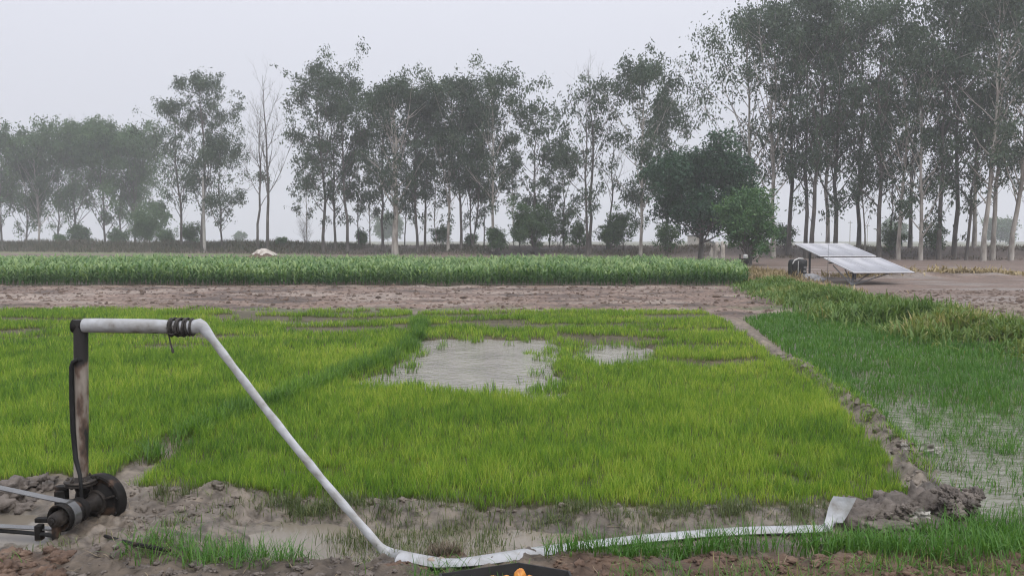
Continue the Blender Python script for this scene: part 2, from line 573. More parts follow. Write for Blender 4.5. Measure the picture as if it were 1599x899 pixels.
def height(x, y, fine=True):
    x = np.asarray(x, float); y = np.asarray(y, float)
    near = sstep(9.0, 7.0, y)
    z = 0.012 * fbm(x * 1.3, y * 1.3, 3, 3)
    if x.size > 5000:                                   # fine relief only where it can be seen
        kn = near > 0
        if kn.any(): z[kn] += near_relief(x[kn], y[kn], near[kn])
    else:
        z = z + near_relief(x, y, near)
    d = pdist(x, y, BUND)
    wob = 0.75 + 0.7 * fbm(x * 1.1 + 4, y * 1.1, 44, 3)
    z = z + np.exp(-(d / 0.17) ** 2) * (0.055 + 0.04 * sstep(-3.0, -3.6, x)) * wob
    z = z + np.exp(-(pdist(x, y, SPUR) / 0.28) ** 2) * 0.11 * (0.8 + 0.5 * fbm(x * 3, y * 3, 61, 3))
    # nearest soil bank
    nb = sstep(5.42, 5.15, y + 0.12 * fbm(x * 1.5, y * 1.5, 77, 3))
    z = z + nb * (0.05 + 0.05 * fbm(x * 2.5, y * 2.5, 12, 4) + 0.05 * np.clip(0.75 - worley(x * 7, y * 7, 15), 0, 1))
    # ditches
    for k, poly in enumerate(DITCH):
        m = sstep(-0.12, 0.16, sd(x, y, poly) + 0.09 * fbm(x * 2.2, y * 2.2, 30 + k, 3))
        shelf = 0.075 * sstep(-0.2, 1.7, x) * (1 if k else 0)
        z = z * (1 - m) + m * (-0.085 + shelf + 0.035 * fbm(x * 2.6, y * 2.6, 33, 4))
    # seed beds and ponds
    for poly, dep in ((POND, -0.11), (POND2, -0.11)):
        m = sstep(-0.1, 0.15, sd(x, y, poly) + 0.22 + 0.36 * fbm(x * 1.9, y * 1.9, 51, 4))
        z = z * (1 - m) + m * dep
    for g in GAPS:
        m = sstep(-0.1, 0.15, sd(x, y, g))
        z = z - m * 0.05
    # flooded corner on the right
    m = sstep(-0.1, 0.35, sd(x, y, RIGHT))
    lev = -0.078 + 0.07 * sstep(9.0, 13.5, y)
    z = z * (1 - m) + m * (lev + 0.055 * fbm(x * 1.2, y * 1.2, 90, 4) + 0.012 * fbm(x * 7, y * 7, 91, 2))
    wob = 0.8 + 0.6 * fbm(x * 1.7, y * 1.7, 64, 3)
    hb = (0.09 * sstep(30, 8, y) + 0.015) * (0.45 + 0.9 * sstep(-0.25, 0.25, fbm(x * 1.3, y * 1.3, 68, 2)))
    z = z + np.exp(-(pdist(x + 0.12 * fbm(x * 2, y * 2, 65, 3), y + 0.12 * fbm(x * 2 + 5, y * 2, 66, 3), RBUND) / 0.11) ** 2) * hb * wob * (1 + 0.4 * (ridged(x * 6, y * 6, 18) - 0.5))
    # weed bank, tilled strip, far fields
    dw = pdist(x, y, WEEDB)
    z = z + np.exp(-(dw / 0.9) ** 2) * 0.30 * (0.8 + 0.6 * fbm(x * 0.6, y * 0.6, 71, 3))
    t = sstep(-0.3, 0.6, sd(x, y, TILL))
    z = z + t * (0.10 * fbm(x * 0.9, y * 1.8, 81, 4) + 0.05 * ridged(x * 0.35, y * 2.2, 82))
    far = sstep(25, 30, y) * (1 - t)
    z = z + far * 0.05 * fbm(x * 0.4, y * 0.9, 83, 3)
    sr = pdist(x, y, GP([(1290, 436), (1420, 434), (1599, 431), (1800, 430)]))
    z = z + np.exp(-(sr / 1.0) ** 2) * 0.28 * (0.7 + 0.9 * fbm(x * 0.35, y * 0.5, 92, 3))
    # tree bank
    s = bank_s(x, y)
    b = sstep(-2.5, 4.5, s + 1.2 * fbm(x * 0.12, y * 0.12, 93, 3)) * sstep(30, 20, s)
    z = z + b * (1.25 + 0.35 * fbm(x * 0.15, y * 0.15, 94, 4))
    return z

def hz(x, y):
    return float(height(np.array([x]), np.array([y]))[0])

# ------------------------------------------------------------------ ground
rows = np.concatenate([np.linspace(-70, 2.5, 10), np.arange(3, 4.9, 0.05), np.arange(4.9, 8, 0.0135), np.arange(8, 14, 0.03), np.arange(14, 30, 0.08), np.arange(30, 62, 0.25), np.arange(62, 170, 0.9), np.geomspace(171, 880, 36)])
u = np.linspace(-1, 1, 760)
YY, UU = np.meshgrid(rows, u, indexing='ij')
XX = UU * (1.4 + 0.78 * np.maximum(YY, 3.5))
ex = np.full((len(rows), 1), 800.0)
mid = (np.abs(XX[:, :1]) + 800) / 2.6
XX = np.concatenate([-ex, -mid, XX, mid, ex], 1)
YY = np.concatenate([YY[:, :1], YY[:, :1], YY, YY[:, :1], YY[:, :1]], 1)
ZZ = height(XX, YY)
nr, nc = XX.shape

def mixc(C, col, m):
    return C * (1 - m[..., None]) + np.array(col) * m[..., None]

C = np.zeros(XX.shape + (3,)) + np.array((0.17, 0.135, 0.105))
wet = np.zeros(XX.shape) + 0.25
n1 = fbm(XX * 0.8, YY * 0.8, 101, 4)
nearm = sstep(9, 7, YY)
C = mixc(C, (0.155, 0.13, 0.104), nearm); wet = wet * (1 - nearm) + nearm * np.clip(0.68 + 0.5 * fbm(XX * 1.7, YY * 2.5, 143, 3), 0.3, 1)
C = mixc(C, (0.085, 0.068, 0.054), nearm * sstep(0.05, 0.5, fbm(XX * 2.1, YY * 2.1, 102, 4)))
nb = sstep(5.36, 5.18, YY + 0.18 * fbm(XX * 2, YY * 2, 103, 3))
C = mixc(C, (0.10, 0.08, 0.062), nb); C = mixc(C, (0.105, 0.068, 0.047), nb * np.maximum(sstep(-2.9, -3.3, XX), sstep(0.1, 0.5, XX))); wet = wet * (1 - nb) + 0.15 * nb
for poly in DITCH:
    m = sstep(-0.15, 0.1, sd(XX, YY, poly)); C = mixc(C, (0.135, 0.118, 0.094), m); wet = np.maximum(wet, m * 0.9)
mm = np.maximum(sstep(-0.1, 0.1, sd(XX, YY, MAIN)), sstep(-0.1, 0.1, sd(XX, YY, LEFT)))
C = mixc(C, (0.075, 0.062, 0.035), mm)
m = sstep(-0.2, 0.3, sd(XX, YY, RIGHT)); C = mixc(C, (0.13, 0.12, 0.085), m); wet = np.maximum(wet, m * 0.8)
m = np.exp(-(pdist(XX, YY, RBUND) / 0.15) ** 2); C = mixc(C, (0.16, 0.135, 0.107), m * 0.8)
m = np.exp(-(pdist(XX, YY, BUND) / 0.25) ** 2) * sstep(-0.1, 0.5, fbm(XX * 1.2, YY * 1.2, 109, 3) + 0.3); C = mixc(C, (0.165, 0.14, 0.112), m * 0.5)
m = nearm * sstep(0.0, 0.35, fbm(XX * 3.5, YY * 5, 131, 4)) * sstep(-0.3, 0.2, fbm(XX * 0.7, YY * 0.9, 132, 3)); C = mixc(C, (0.075, 0.062, 0.05), m * 0.85)
m = nearm * sstep(0.12, 0.02, np.abs(fbm(XX * 2.4, YY * 4.0, 141, 4))) * sstep(-0.1, 0.2, fbm(XX * 0.9, YY * 1.1, 142, 3)); C = mixc(C, (0.085, 0.07, 0.056), m * 0.7)
t = sstep(-0.4, 0.4, sd(XX, YY, TILL))
tn = fbm(XX * 0.35, YY * 1.3, 104, 4)
C = mixc(C, (0.165, 0.115, 0.09), t); C = mixc(C, (0.075, 0.055, 0.045), t * sstep(0.0, 0.3, tn)); C = mixc(C, (0.23, 0.185, 0.155), t * sstep(-0.1, -0.4, tn))
g_ = t * sstep(26.5, 24, YY) * sstep(0.0, 0.3, fbm(XX * 0.5, YY * 0.9, 133, 3)); C = mixc(C, (0.10, 0.12, 0.055), g_)
wet = wet * (1 - t) + 0.3 * t
m = sstep(26, 29, YY) * (1 - t); C = mixc(C, (0.15, 0.108, 0.086), m)
fn = fbm(XX * 0.22, YY * 0.8, 105, 4)
m2 = m * sstep(70, 60, YY); C = mixc(C, (0.20, 0.165, 0.145), m2 * sstep(0.0, 0.4, fn)); wet = np.maximum(wet, m2 * 0.75 * sstep(0.0, 0.4, fn))
m = np.exp(-(pdist(XX, YY, WEEDB) / 1.1) ** 2); C = mixc(C, (0.10, 0.095, 0.045), m)
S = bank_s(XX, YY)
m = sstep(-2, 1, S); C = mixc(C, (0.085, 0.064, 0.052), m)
m = sstep(-12, -9, S) * sstep(-2, -4, S) * sstep(-25, -35, XX); C = mixc(C, (0.12, 0.16, 0.05), m)
m = sstep(24, 40, S); C = mixc(C, (0.12, 0.12, 0.07), m)
V = np.stack([XX, YY, ZZ], -1).reshape(-1, 3)
idx = np.arange(nr * nc).reshape(nr, nc)
F4 = np.stack([idx[:-1, :-1], idx[:-1, 1:], idx[1:, 1:], idx[1:, :-1]], -1).reshape(-1, 4)
gm, nd, lk = new_mat('soil')
aC = N(nd, 'ShaderNodeAttribute', attribute_name='soil'); aW = N(nd, 'ShaderNodeAttribute', attribute_name='wet')
nz = noise_node(nd, lk, 9, 8); nz2 = noise_node(nd, lk, 0.9, 5)
r1 = ramp(nd, [(0.3, (0.45, 0.44, 0.43)), (0.5, (1, 1, 1)), (0.7, (1.35, 1.33, 1.3))])
r2 = ramp(nd, [(0.3, (0.78, 0.78, 0.78)), (0.7, (1.18, 1.17, 1.15))])
lk.new(nz.outputs[0], r1.inputs[0]); lk.new(nz2.outputs[0], r2.inputs[0])
mA = N(nd, 'ShaderNodeMix', data_type='RGBA', blend_type='MULTIPLY'); mA.inputs[0].default_value = 1
mB = N(nd, 'ShaderNodeMix', data_type='RGBA', blend_type='MULTIPLY'); mB.inputs[0].default_value = 1
lk.new(aC.outputs['Color'], mA.inputs[6]); lk.new(r1.outputs[0], mA.inputs[7])
lk.new(mA.outputs[2], mB.inputs[6]); lk.new(r2.outputs[0], mB.inputs[7])
p = N(nd, 'ShaderNodeBsdfPrincipled'); p.inputs['Specular IOR Level'].default_value = 0.4
lk.new(mB.outputs[2], p.inputs['Base Color'])
ro = N(nd, 'ShaderNodeMapRange'); ro.inputs[3].default_value = 0.95; ro.inputs[4].default_value = 0.22
lk.new(aW.outputs['Fac'], ro.inputs[0]); lk.new(ro.outputs[0], p.inputs['Roughness'])
bp = N(nd, 'ShaderNodeBump'); bp.inputs['Strength'].default_value = 0.7; bp.inputs['Distance'].default_value = 0.022
n3 = noise_node(nd, lk, 17, 7, stretch=(1, 1.5, 1)); lk.new(n3.outputs[0], bp.inputs['Height']); lk.new(bp.outputs[0], p.inputs['Normal'])
o_ = N(nd, 'ShaderNodeOutputMaterial'); lk.new(p.outputs[0], o_.inputs[0])
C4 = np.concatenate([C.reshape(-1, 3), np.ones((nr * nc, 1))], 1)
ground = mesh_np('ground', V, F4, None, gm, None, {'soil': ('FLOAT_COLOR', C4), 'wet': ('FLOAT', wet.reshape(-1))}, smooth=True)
tag(ground, 'muddy farmland of wet soil, tilled strip and low bunds', None, None, 'structure')

# ------------------------------------------------------------------ water
def water_mat(name, colr, rip, scale, dist):
    m, nd, lk = new_mat(name)
    p = N(nd, 'ShaderNodeBsdfPrincipled')
    nz = noise_node(nd, lk, 1.3, 4)
    rp = ramp(nd, [(0.3, tuple(c * 0.8 for c in colr)), (0.7, tuple(c * 1.15 for c in colr))])
    lk.new(nz.outputs[0], rp.inputs[0]); lk.new(rp.outputs[0], p.inputs['Base Color'])
    p.inputs['Roughness'].default_value = 0.07
    p.inputs['IOR'].default_value = 1.33
    p.inputs['Specular IOR Level'].default_value = 0.5
    b = N(nd, 'ShaderNodeBump'); b.inputs['Strength'].default_value = rip; b.inputs['Distance'].default_value = dist
    n2 = noise_node(nd, lk, scale, 3, stretch=(1, 1.6, 1)); lk.new(n2.outputs[0], b.inputs['Height'])
    lk.new(b.outputs[0], p.inputs['Normal'])
    o = N(nd, 'ShaderNodeOutputMaterial'); lk.new(p.outputs[0], o.inputs[0])
    return m

def water_sheet(name, poly, z, mat, label, pad=0.4, n=60):
    x0, y0 = poly.min(0) - pad; x1, y1 = poly.max(0) + pad
    gx, gy = np.meshgrid(np.linspace(x0, x1, n), np.linspace(y0, y1, n), indexing='ij')
    keep = (sd(gx, gy, poly) > -pad)
    V = np.stack([gx, gy, np.full_like(gx, z)], -1).reshape(-1, 3)
    idx = np.arange(n * n).reshape(n, n)
    k = keep[:-1, :-1] & keep[1:, 1:] & keep[1:, :-1] & keep[:-1, 1:]
    F = np.stack([idx[:-1, :-1], idx[1:, :-1], idx[1:, 1:], idx[:-1, 1:]], -1)[k]
    o = mesh_np(name, V, F, None, mat)
    return tag(o, label, None, None, 'structure')

wm_pond = water_mat('pond_water', (0.27, 0.25, 0.225), 1.0, 7, 0.03)
wm_pad = water_mat('paddy_water', (0.19, 0.185, 0.15), 1.0, 6, 0.022)
wm_dit = water_mat('ditch_water', (0.19, 0.165, 0.13), 0.5, 9, 0.004)
water_sheet('pond_water', POND, -0.045, wm_pond, 'grey rippled water standing in the bare middle of the seedling bed')
water_sheet('pond_water', POND2, -0.047, wm_pond, 'small patch of water behind the grassy island')
water_sheet('paddy_water', RIGHT, -0.050, wm_pad, 'rippled muddy water in the flooded corner on the right', 0.2, 90)
water_sheet('ditch_water', DITCH[1], -0.048, wm_dit, 'still muddy water in the ditch in front of the bed', 0.15, 90)
water_sheet('ditch_water', DITCH[0], -0.052, wm_dit, 'shallow muddy water behind the drive belt', 0.15, 60)
for g in GAPS[1:2]:
    water_sheet('pond_water', g, -0.049, wm_pond, 'narrow water gap at the back of the seedling beds', 0.1, 30)

# ------------------------------------------------------------------ haze (rain-laden air)
hm, nd, lk = new_mat('haze')
pv = N(nd, 'ShaderNodeVolumePrincipled')
pv.inputs['Color'].default_value = (0.955, 0.97, 1.0, 1)
pv.inputs['Density'].default_value = 0.0010
pv.inputs['Anisotropy'].default_value = 0.2
o_ = N(nd, 'ShaderNodeOutputMaterial'); lk.new(pv.outputs[0], o_.inputs['Volume'])
b = MB(); b.add([(-830, -90, -3), (830, -90, -3), (830, 920, -3), (-830, 920, -3), (-830, -90, 52), (830, -90, 52), (830, 920, 52), (-830, 920, 52)],
                [(3, 2, 1, 0), (4, 5, 6, 7), (0, 1, 5, 4), (1, 2, 6, 5), (2, 3, 7, 6), (3, 0, 4, 7)])
hzo = b.build('haze', hm, None, False)
tag(hzo, 'pale rain haze hanging over the fields', None, None, 'stuff')

# ------------------------------------------------------------------ rice seed beds
rice_m = leaf_mat('rice_leaf', [(0.0, (0.06, 0.135, 0.03)), (0.35, (0.15, 0.28, 0.036)), (0.65, (0.26, 0.385, 0.05)), (1.0, (0.47, 0.52, 0.11))], 0.42, 0.45, (0.45, 0.9, 1), ((0.085, 0.075, 0.028), 0.42))  # brown root sheath, darkened to paint the shade in gaps between blades
grass_m = leaf_mat('grass_leaf', [(0.0, (0.045, 0.13, 0.022)), (0.5, (0.085, 0.20, 0.035)), (0.85, (0.14, 0.26, 0.05)), (1.0, (0.30, 0.28, 0.11))], 0.38, 0.45, (0.9, 0.9, 1), ((0.14, 0.14, 0.05), 0.22))
weed_m = leaf_mat('weed_leaf', [(0.0, (0.06, 0.125, 0.03)), (0.55, (0.125, 0.205, 0.05)), (0.85, (0.22, 0.255, 0.08)), (1.0, (0.38, 0.33, 0.16))], 0.3, 0.6, (0.7, 0.7, 1))
ditchweed_m = leaf_mat('ditch_weed_leaf', [(0.0, (0.06, 0.09, 0.03)), (0.5, (0.11, 0.14, 0.055)), (1.0, (0.20, 0.21, 0.10))], 0.3, 0.5, None)

def scatter(poly, dens, seed, extra=None, x_lim=None):
    r = np.random.default_rng(seed)
    x0, y0 = poly.min(0); x1, y1 = poly.max(0)
    n = int((x1 - x0) * (y1 - y0) * dens)
    x = r.uniform(x0, x1, n); y = r.uniform(y0, y1, n)
    k = inside(x, y, poly)
    k &= np.abs(x) < 1.2 + 0.74 * y
    x, y = x[k], y[k]
    if extra is not None:
        k = extra(x, y, r); x, y = x[k], y[k]
    return x, y, r

def rice_bed(name, poly, seed, label):
    parts = []
    y0, y1 = poly[:, 1].min(), poly[:, 1].max()
    for k, (a, bb, dens, wd) in enumerate([(0, 8.2, 4200, 0.0050), (8.2, 11, 2700, 0.0064), (11, 15, 1500, 0.0088), (15, 30, 720, 0.013)]):
        def ok(x, y, r):
            m = (y >= a) & (y < bb)
            e = 0.22 + 0.36 * fbm(x * 1.9, y * 1.9, 51, 4)
            edge = 0.26 * fbm(x * 2.6, y * 2.6, 53, 4) + 0.05
            m &= (sd(x, y, POND) + e < 0.03) & (sd(x, y, POND2) + e < 0.03) | ((fbm(x * 1.6, y * 1.6, 54, 3) > 0.42) & (y >= a) & (y < bb) & (x > 0.2))
            m &= sd(x, y, poly) > edge * 0.6
            for g in GAPS: m &= sd(x, y, g) + 0.12 * fbm(x * 1.5, y * 1.5, 57, 2) < 0.0
            m &= (1.1 * fbm(x * 12, y * 10, 59, 3) + r.uniform(-0.5, 0.6, len(x))) > -0.40
            m &= ~((y > 15.5) & (fbm(x * 0.42, y * 1.25, 58, 3) + 0.10 * fbm(x * 3, y * 3, 60, 2) > 0.27 - 0.12 * sstep(16, 22, y)))
            return m
        x, y, r = scatter(poly, dens, seed + k, ok)
        if not len(x): continue
        n = len(x)
        z = height(x, y)
        L = 0.165 * (1 + 0.2 * fbm(x * 0.9, y * 0.9, 66, 3) + 0.38 * fbm(x * 10, y * 8, 67, 3)) * r.uniform(0.65, 1.25, n)
        de = sd(x, y, poly)
        L *= 0.8 + 0.2 * sstep(0.0, 0.3, de)
        th = np.abs(r.normal(0, 0.20, n)) + 0.03
        yaw = r.uniform(0, 2 * np.pi, n)
        cl = np.abs(r.normal(0.18, 0.28, n))
        # yellower towards the front right, greener on the left
        bx = 0.44 + 0.08 * sstep(-4, 6, x) + 0.12 * sstep(2, 7, x) * sstep(16, 8, y)
        tint = np.clip(bx + 0.26 * fbm(x * 9, y * 7, 68, 3) + 0.22 * fbm(x * 1.1, y * 0.8, 69, 3) + r.normal(0, 0.2, n), 0, 1)
        parts.append(blade_arrays(np.stack([x, y, z - 0.01], 1), L, np.full(n, wd) * r.uniform(0.7, 1.3, n), yaw, [th, th + cl], tint, face=r.uniform(0, np.pi, n)))
    o = blade_obj(name, parts, rice_m)
    return tag(o, label, None, None, 'stuff')

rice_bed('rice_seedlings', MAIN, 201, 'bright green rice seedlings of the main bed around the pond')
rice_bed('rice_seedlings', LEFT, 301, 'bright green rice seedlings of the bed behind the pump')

def grass(name, poly, dens, seed, L, wd, mat, label, dfun=None, lean=0.22, curl=0.4, tint=(0.4, 0.18), K=3, out=False, zoff=-0.01):
    x, y, r = scatter(poly, dens, seed, dfun)
    n = len(x)
    z = height(x, y) + zoff
    LL = L * r.uniform(0.5, 1.25, n) * (1 + 0.35 * fbm(x * 1.4, y * 1.4, seed, 3))
    th = np.abs(r.normal(0, lean, n)) + 0.03
    c = np.abs(r.normal(curl * 0.5, curl * 0.5, n))
    tt = np.clip(r.normal(tint[0], tint[1], n), 0, 1)
    ths = [th + c * k for k in range(K)]
    return blade_arrays(np.stack([x, y, z], 1), LL, wd * r.uniform(0.6, 1.3, n), r.uniform(0, 6.283, n), ths, tt)

def tufts(poly, n, seed, per, rad):
    r = np.random.default_rng(seed)
    x0, y0 = poly.min(0); x1, y1 = poly.max(0)
    X = []; Y = []
    while len(X) < n:
        cx, cyv = r.uniform(x0, x1), r.uniform(y0, y1)
        if inside(np.array([cx]), np.array([cyv]), poly)[0]:
            k = r.integers(per // 2, per * 2)
            X.append(r.normal(cx, rad, k)); Y.append(r.normal(cyv, rad, k))
    return np.concatenate(X), np.concatenate(Y), r
def tuft_blades(poly, n, seed, per, rad, L, wd, lean=0.3, tint=(0.45, 0.25)):
    x, y, r = tufts(poly, n, seed, per, rad)
    m = len(x)
    th = np.abs(r.normal(0, lean, m)); c = np.abs(r.normal(0.2, 0.3, m))
    return blade_arrays(np.stack([x, y, height(x, y) - 0.005], 1), L * r.uniform(0.5, 1.3, m), wd * r.uniform(0.7, 1.3, m), r.uniform(0, 6.28, m), [th, th + c, th + 2 * c], np.clip(r.normal(tint[0], tint[1], m), 0, 1))

# the flooded corner: thick green grass behind, thinning into the water
def right_ok(x, y, r):
    cov = sstep(5.6, 10.0, y + 1.0 * (x - 5.5) * sstep(8, 10, y)) * 1.15 + 0.05
    cov = cov + 1.05 * fbm(x * 0.9, y * 0.9, 205, 4) - 0.05
    return r.uniform(0, 1, len(x)) < np.clip(cov, 0.03, 1) * np.clip(0.5 + (height(x, y) + 0.06) * 14, 0.3, 1)
parts = []
for (a, bb, dn, wd, s) in [(5, 10, 1100, 0.006, 1), (10, 14, 900, 0.010, 2), (14, 40, 420, 0.016, 3)]:
    parts.append(grass('', RIGHT, dn, 400 + s, 0.17, wd, None, '', lambda x, y, r: (y >= a) & (y < bb) & right_ok(x, y, r), 0.3, 0.4, (0.42, 0.15)))
parts.append(tuft_blades(GP([(1420, 640), (1500, 610), (1640, 620), (1720, 800), (1520, 806), (1470, 740)]), 300, 445, 12, 0.06, 0.15, 0.007, 0.35, (0.45, 0.2)))
tag(blade_obj('paddy_grass', parts, grass_m), 'dark green grass growing in the flooded corner on the right', None, None, 'stuff')

FRONT = GP([(840, 880), (900, 862), (1000, 850), (1180, 850), (1310, 848), (1420, 840), (1540, 828), (1750, 815), (1850, 890), (1599, 897), (1450, 893), (1320, 877), (1180, 868), (1080, 872), (950, 884)])
def front_ok(x, y, r):
    return (fbm(x * 1.6, y * 2.5, 217, 3) + r.uniform(-0.35, 0.6, len(x))) > -0.18
parts = [grass('', FRONT, 3000, 411, 0.225, 0.0085, None, '', front_ok, 0.25, 0.5, (0.42, 0.16), 4)]
FL = [GP([(290, 856), (420, 862), (520, 886), (580, 905), (180, 905), (230, 872)]), GP([(-50, 868), (110, 872), (130, 905), (-60, 905)]), GP([(560, 905), (900, 895), (1500, 897), (1700, 905), (1700, 925), (540, 925)])]
parts.append(grass('', FL[0], 1700, 421, 0.21, 0.0065, None, '', lambda x, y, r: fbm(x * 2.5, y * 2.5, 218, 3) + r.uniform(-.3, .3, len(x)) > 0.02, 0.4, 0.6, (0.45, 0.2), 4))
parts.append(grass('', FL[1], 900, 422, 0.13, 0.006, None, '', lambda x, y, r: fbm(x * 2.5, y * 2.5, 219, 3) + r.uniform(-.3, .3, len(x)) > 0.15, 0.5, 0.6, (0.55, 0.25), 4))
parts.append(grass('', FL[2], 2000, 423, 0.16, 0.006, None, '', lambda x, y, r: fbm(x * 2.5, y * 2.5, 220, 3) + r.uniform(-.3, .3, len(x)) > 0.15, 0.5, 0.6, (0.5, 0.25), 4))
tag(blade_obj('verge_grass', parts, grass_m), 'tall dark green grass along the near edge of the ditch', None, None, 'stuff')

# thin weeds standing in the ditch, on the mud and on the path between the beds
DW = GP([(440, 795), (600, 800), (800, 800), (1290, 805), (1290, 830), (1000, 838), (800, 862), (640, 872), (540, 880), (480, 872), (560, 840), (640, 820)])
parts = []
parts.append(tuft_blades(DW, 150, 431, 9, 0.05, 0.11, 0.006))
parts.append(tuft_blades(GP([(500, 830), (700, 815), (790, 820), (760, 862), (640, 872), (540, 876)]), 260, 435, 5, 0.05, 0.12, 0.006, 0.2))
parts.append(tuft_blades(GP([(440, 786), (600, 792), (610, 806), (440, 804)]), 24, 432, 26, 0.06, 0.13, 0.006, 0.5, (0.3, 0.2)))
parts.append(tuft_blades(GP([(230, 778), (330, 776), (300, 800), (225, 800)]), 5, 433, 22, 0.04, 0.15, 0.006, 0.5))
parts.append(tuft_blades(GP([(850, 795), (900, 795), (1250, 800), (1250, 812), (850, 808)]), 16, 434, 26, 0.05, 0.14, 0.006, 0.55, (0.4, 0.2)))
parts.append(tuft_blades(GP([(1440, 620), (1599, 640), (1700, 800), (1500, 800), (1440, 700)]), 40, 437, 8, 0.05, 0.16, 0.006, 0.35, (0.4, 0.2)))
parts.append(tuft_blades(GP([(330, 780), (600, 796), (1000, 806), (1330, 800), (1330, 812), (1000, 822), (600, 812), (330, 796)]), 60, 439, 16, 0.05, 0.10, 0.006, 0.6, (0.5, 0.25)))
parts.append(tuft_blades(GP([(0, 846), (200, 850), (330, 800), (370, 812), (300, 870), (0, 872)]), 14, 440, 14, 0.05, 0.09, 0.006, 0.6, (0.5, 0.25)))
tag(blade_obj('ditch_weeds', parts, ditchweed_m), 'thin grey green weeds standing in the ditch and on the mud', None, None, 'stuff')

PATHP = GP([(215, 742), (330, 672), (430, 636), (520, 604), (600, 572), (655, 540), (668, 500), (640, 500), (650, 525), (600, 558), (505, 594), (420, 626), (320, 664), (205, 735)])
tag(blade_obj('path_grass', [tuft_blades(GP([(1216, 552), (1300, 604), (1375, 664), (1425, 712), (1470, 775), (1440, 740), (1390, 690), (1330, 640), (1250, 590)]), 90, 438, 16, 0.07, 0.14, 0.007, 0.5, (0.4, 0.2)), tuft_blades(PATHP, 230, 436, 40, 0.07, 0.24, 0.009, 0.4, (0.17, 0.13))], rice_m), 'dark tufts of grass overgrowing the path between the beds and the right bund', None, None, 'stuff')

# ragged seedlings straggling into the ponds
r = np.random.default_rng(470)
X_ = []; Y_2 = []
for poly, m_ in ((POND, 90), (POND2, 40)):
    for _ in range(m_):
        k = r.integers(0, len(poly)); t = r.uniform()
        q = poly[k] * (1 - t) + poly[(k + 1) % len(poly)] * t
        e_ = r.normal(0, 0.22, 2); c_ = int(r.integers(6, 40))
        X_.append(q[0] + e_[0] + r.normal(0, 0.07, c_)); Y_2.append(q[1] + e_[1] + r.normal(0, 0.09, c_))
x = np.concatenate(X_); y = np.concatenate(Y_2); n = len(x)
th = np.abs(r.normal(0, 0.25, n)); c_ = np.abs(r.normal(0.2, 0.25, n))
part = blade_arrays(np.stack([x, y, np.maximum(height(x, y), -0.06)], 1), 0.2 * r.uniform(0.5, 1.2, n), 0.011 * r.uniform(0.7, 1.3, n), r.uniform(0, 6.28, n), [th, th + c_], np.clip(r.normal(0.3, 0.2, n), 0, 1))
tag(blade_obj('pond_edge_seedlings', [part], rice_m), 'loose seedling tufts straggling along the edges of the ponds', None, None, 'stuff')

# yellow green scrub on the weed bank, and straw by the far field
def bank_scrub(poly, hw, dens, seed, L, wd, tint, name, label, mat, curl=1.0):
    r = np.random.default_rng(seed)
    seg = np.linalg.norm(np.diff(poly, axis=0), axis=1)
    tot = seg.sum(); n = int(tot * hw * 2 * dens)
    s = r.uniform(0, tot, n)
    cum = np.concatenate([[0], np.cumsum(seg)])
    i = np.clip(np.searchsorted(cum, s) - 1, 0, len(seg) - 1)
    t = (s - cum[i]) / seg[i]
    q = poly[i] * (1 - t)[:, None] + poly[i + 1] * t[:, None]
    x = q[:, 0] + r.normal(0, hw * 0.55, n); y = q[:, 1] + r.normal(0, hw * 0.55, n)
    cl = fbm(x * 0.9, y * 0.9, seed, 4)
    k = (cl + r.uniform(-0.5, 0.5, n) > -0.15) & (np.abs(x) < 1.5 + 0.75 * y) & (y > 7)
    x, y, cl = x[k], y[k], cl[k]; n = len(x)
    LL = L * r.uniform(0.5, 1.3, n) * (1 + 0.8 * cl) * (1 - 0.4 * sstep(22, 32, y) * (y < 40))
    th = np.abs(r.normal(0.2, 0.4, n)); c = np.abs(r.normal(curl * 0.5, 0.3, n))
    tn = np.clip(tint + 0.28 * fbm(x * 0.5 + 9, y * 0.5, seed + 2, 3) + r.normal(0, 0.16, n), 0, 1)
    part = blade_arrays(np.stack([x, y, height(x, y) + r.uniform(0, 0.5, n) ** 2 * LL * 0.9], 1), LL, wd * (0.6 + y / 22) * r.uniform(0.6, 1.4, n), r.uniform(0, 6.28, n), [th, th + c, th + 1.8 * c], tn)
    return tag(blade_obj(name, [part], mat), label, None, None, 'stuff')
bank_scrub(WEEDB, 1.35, 900, 501, 0.36, 0.024, 0.55, 'bank_scrub', 'yellow green tangled weeds covering the bank beside the right field', weed_m, 1.1)
straw_m = leaf_mat('straw', [(0.0, (0.20, 0.15, 0.08)), (0.5, (0.34, 0.27, 0.15)), (1.0, (0.46, 0.38, 0.24))], 0.2, 0.7, None)
bank_scrub(GP([(1290, 435), (1420, 433), (1599, 430), (1800, 429)]), 0.8, 90, 511, 0.35, 0.03, 0.5, 'dry_straw', 'pale dry straw along the ridge behind the solar panels', straw_m, 1.2)
bank_scrub(GP([(1170, 428), (1200, 440), (1235, 448), (1275, 456)]), 1.4, 330, 512, 0.45, 0.022, 0.3, 'dry_grass', 'pale dry grass at the end of the maize', straw_m, 0.9)

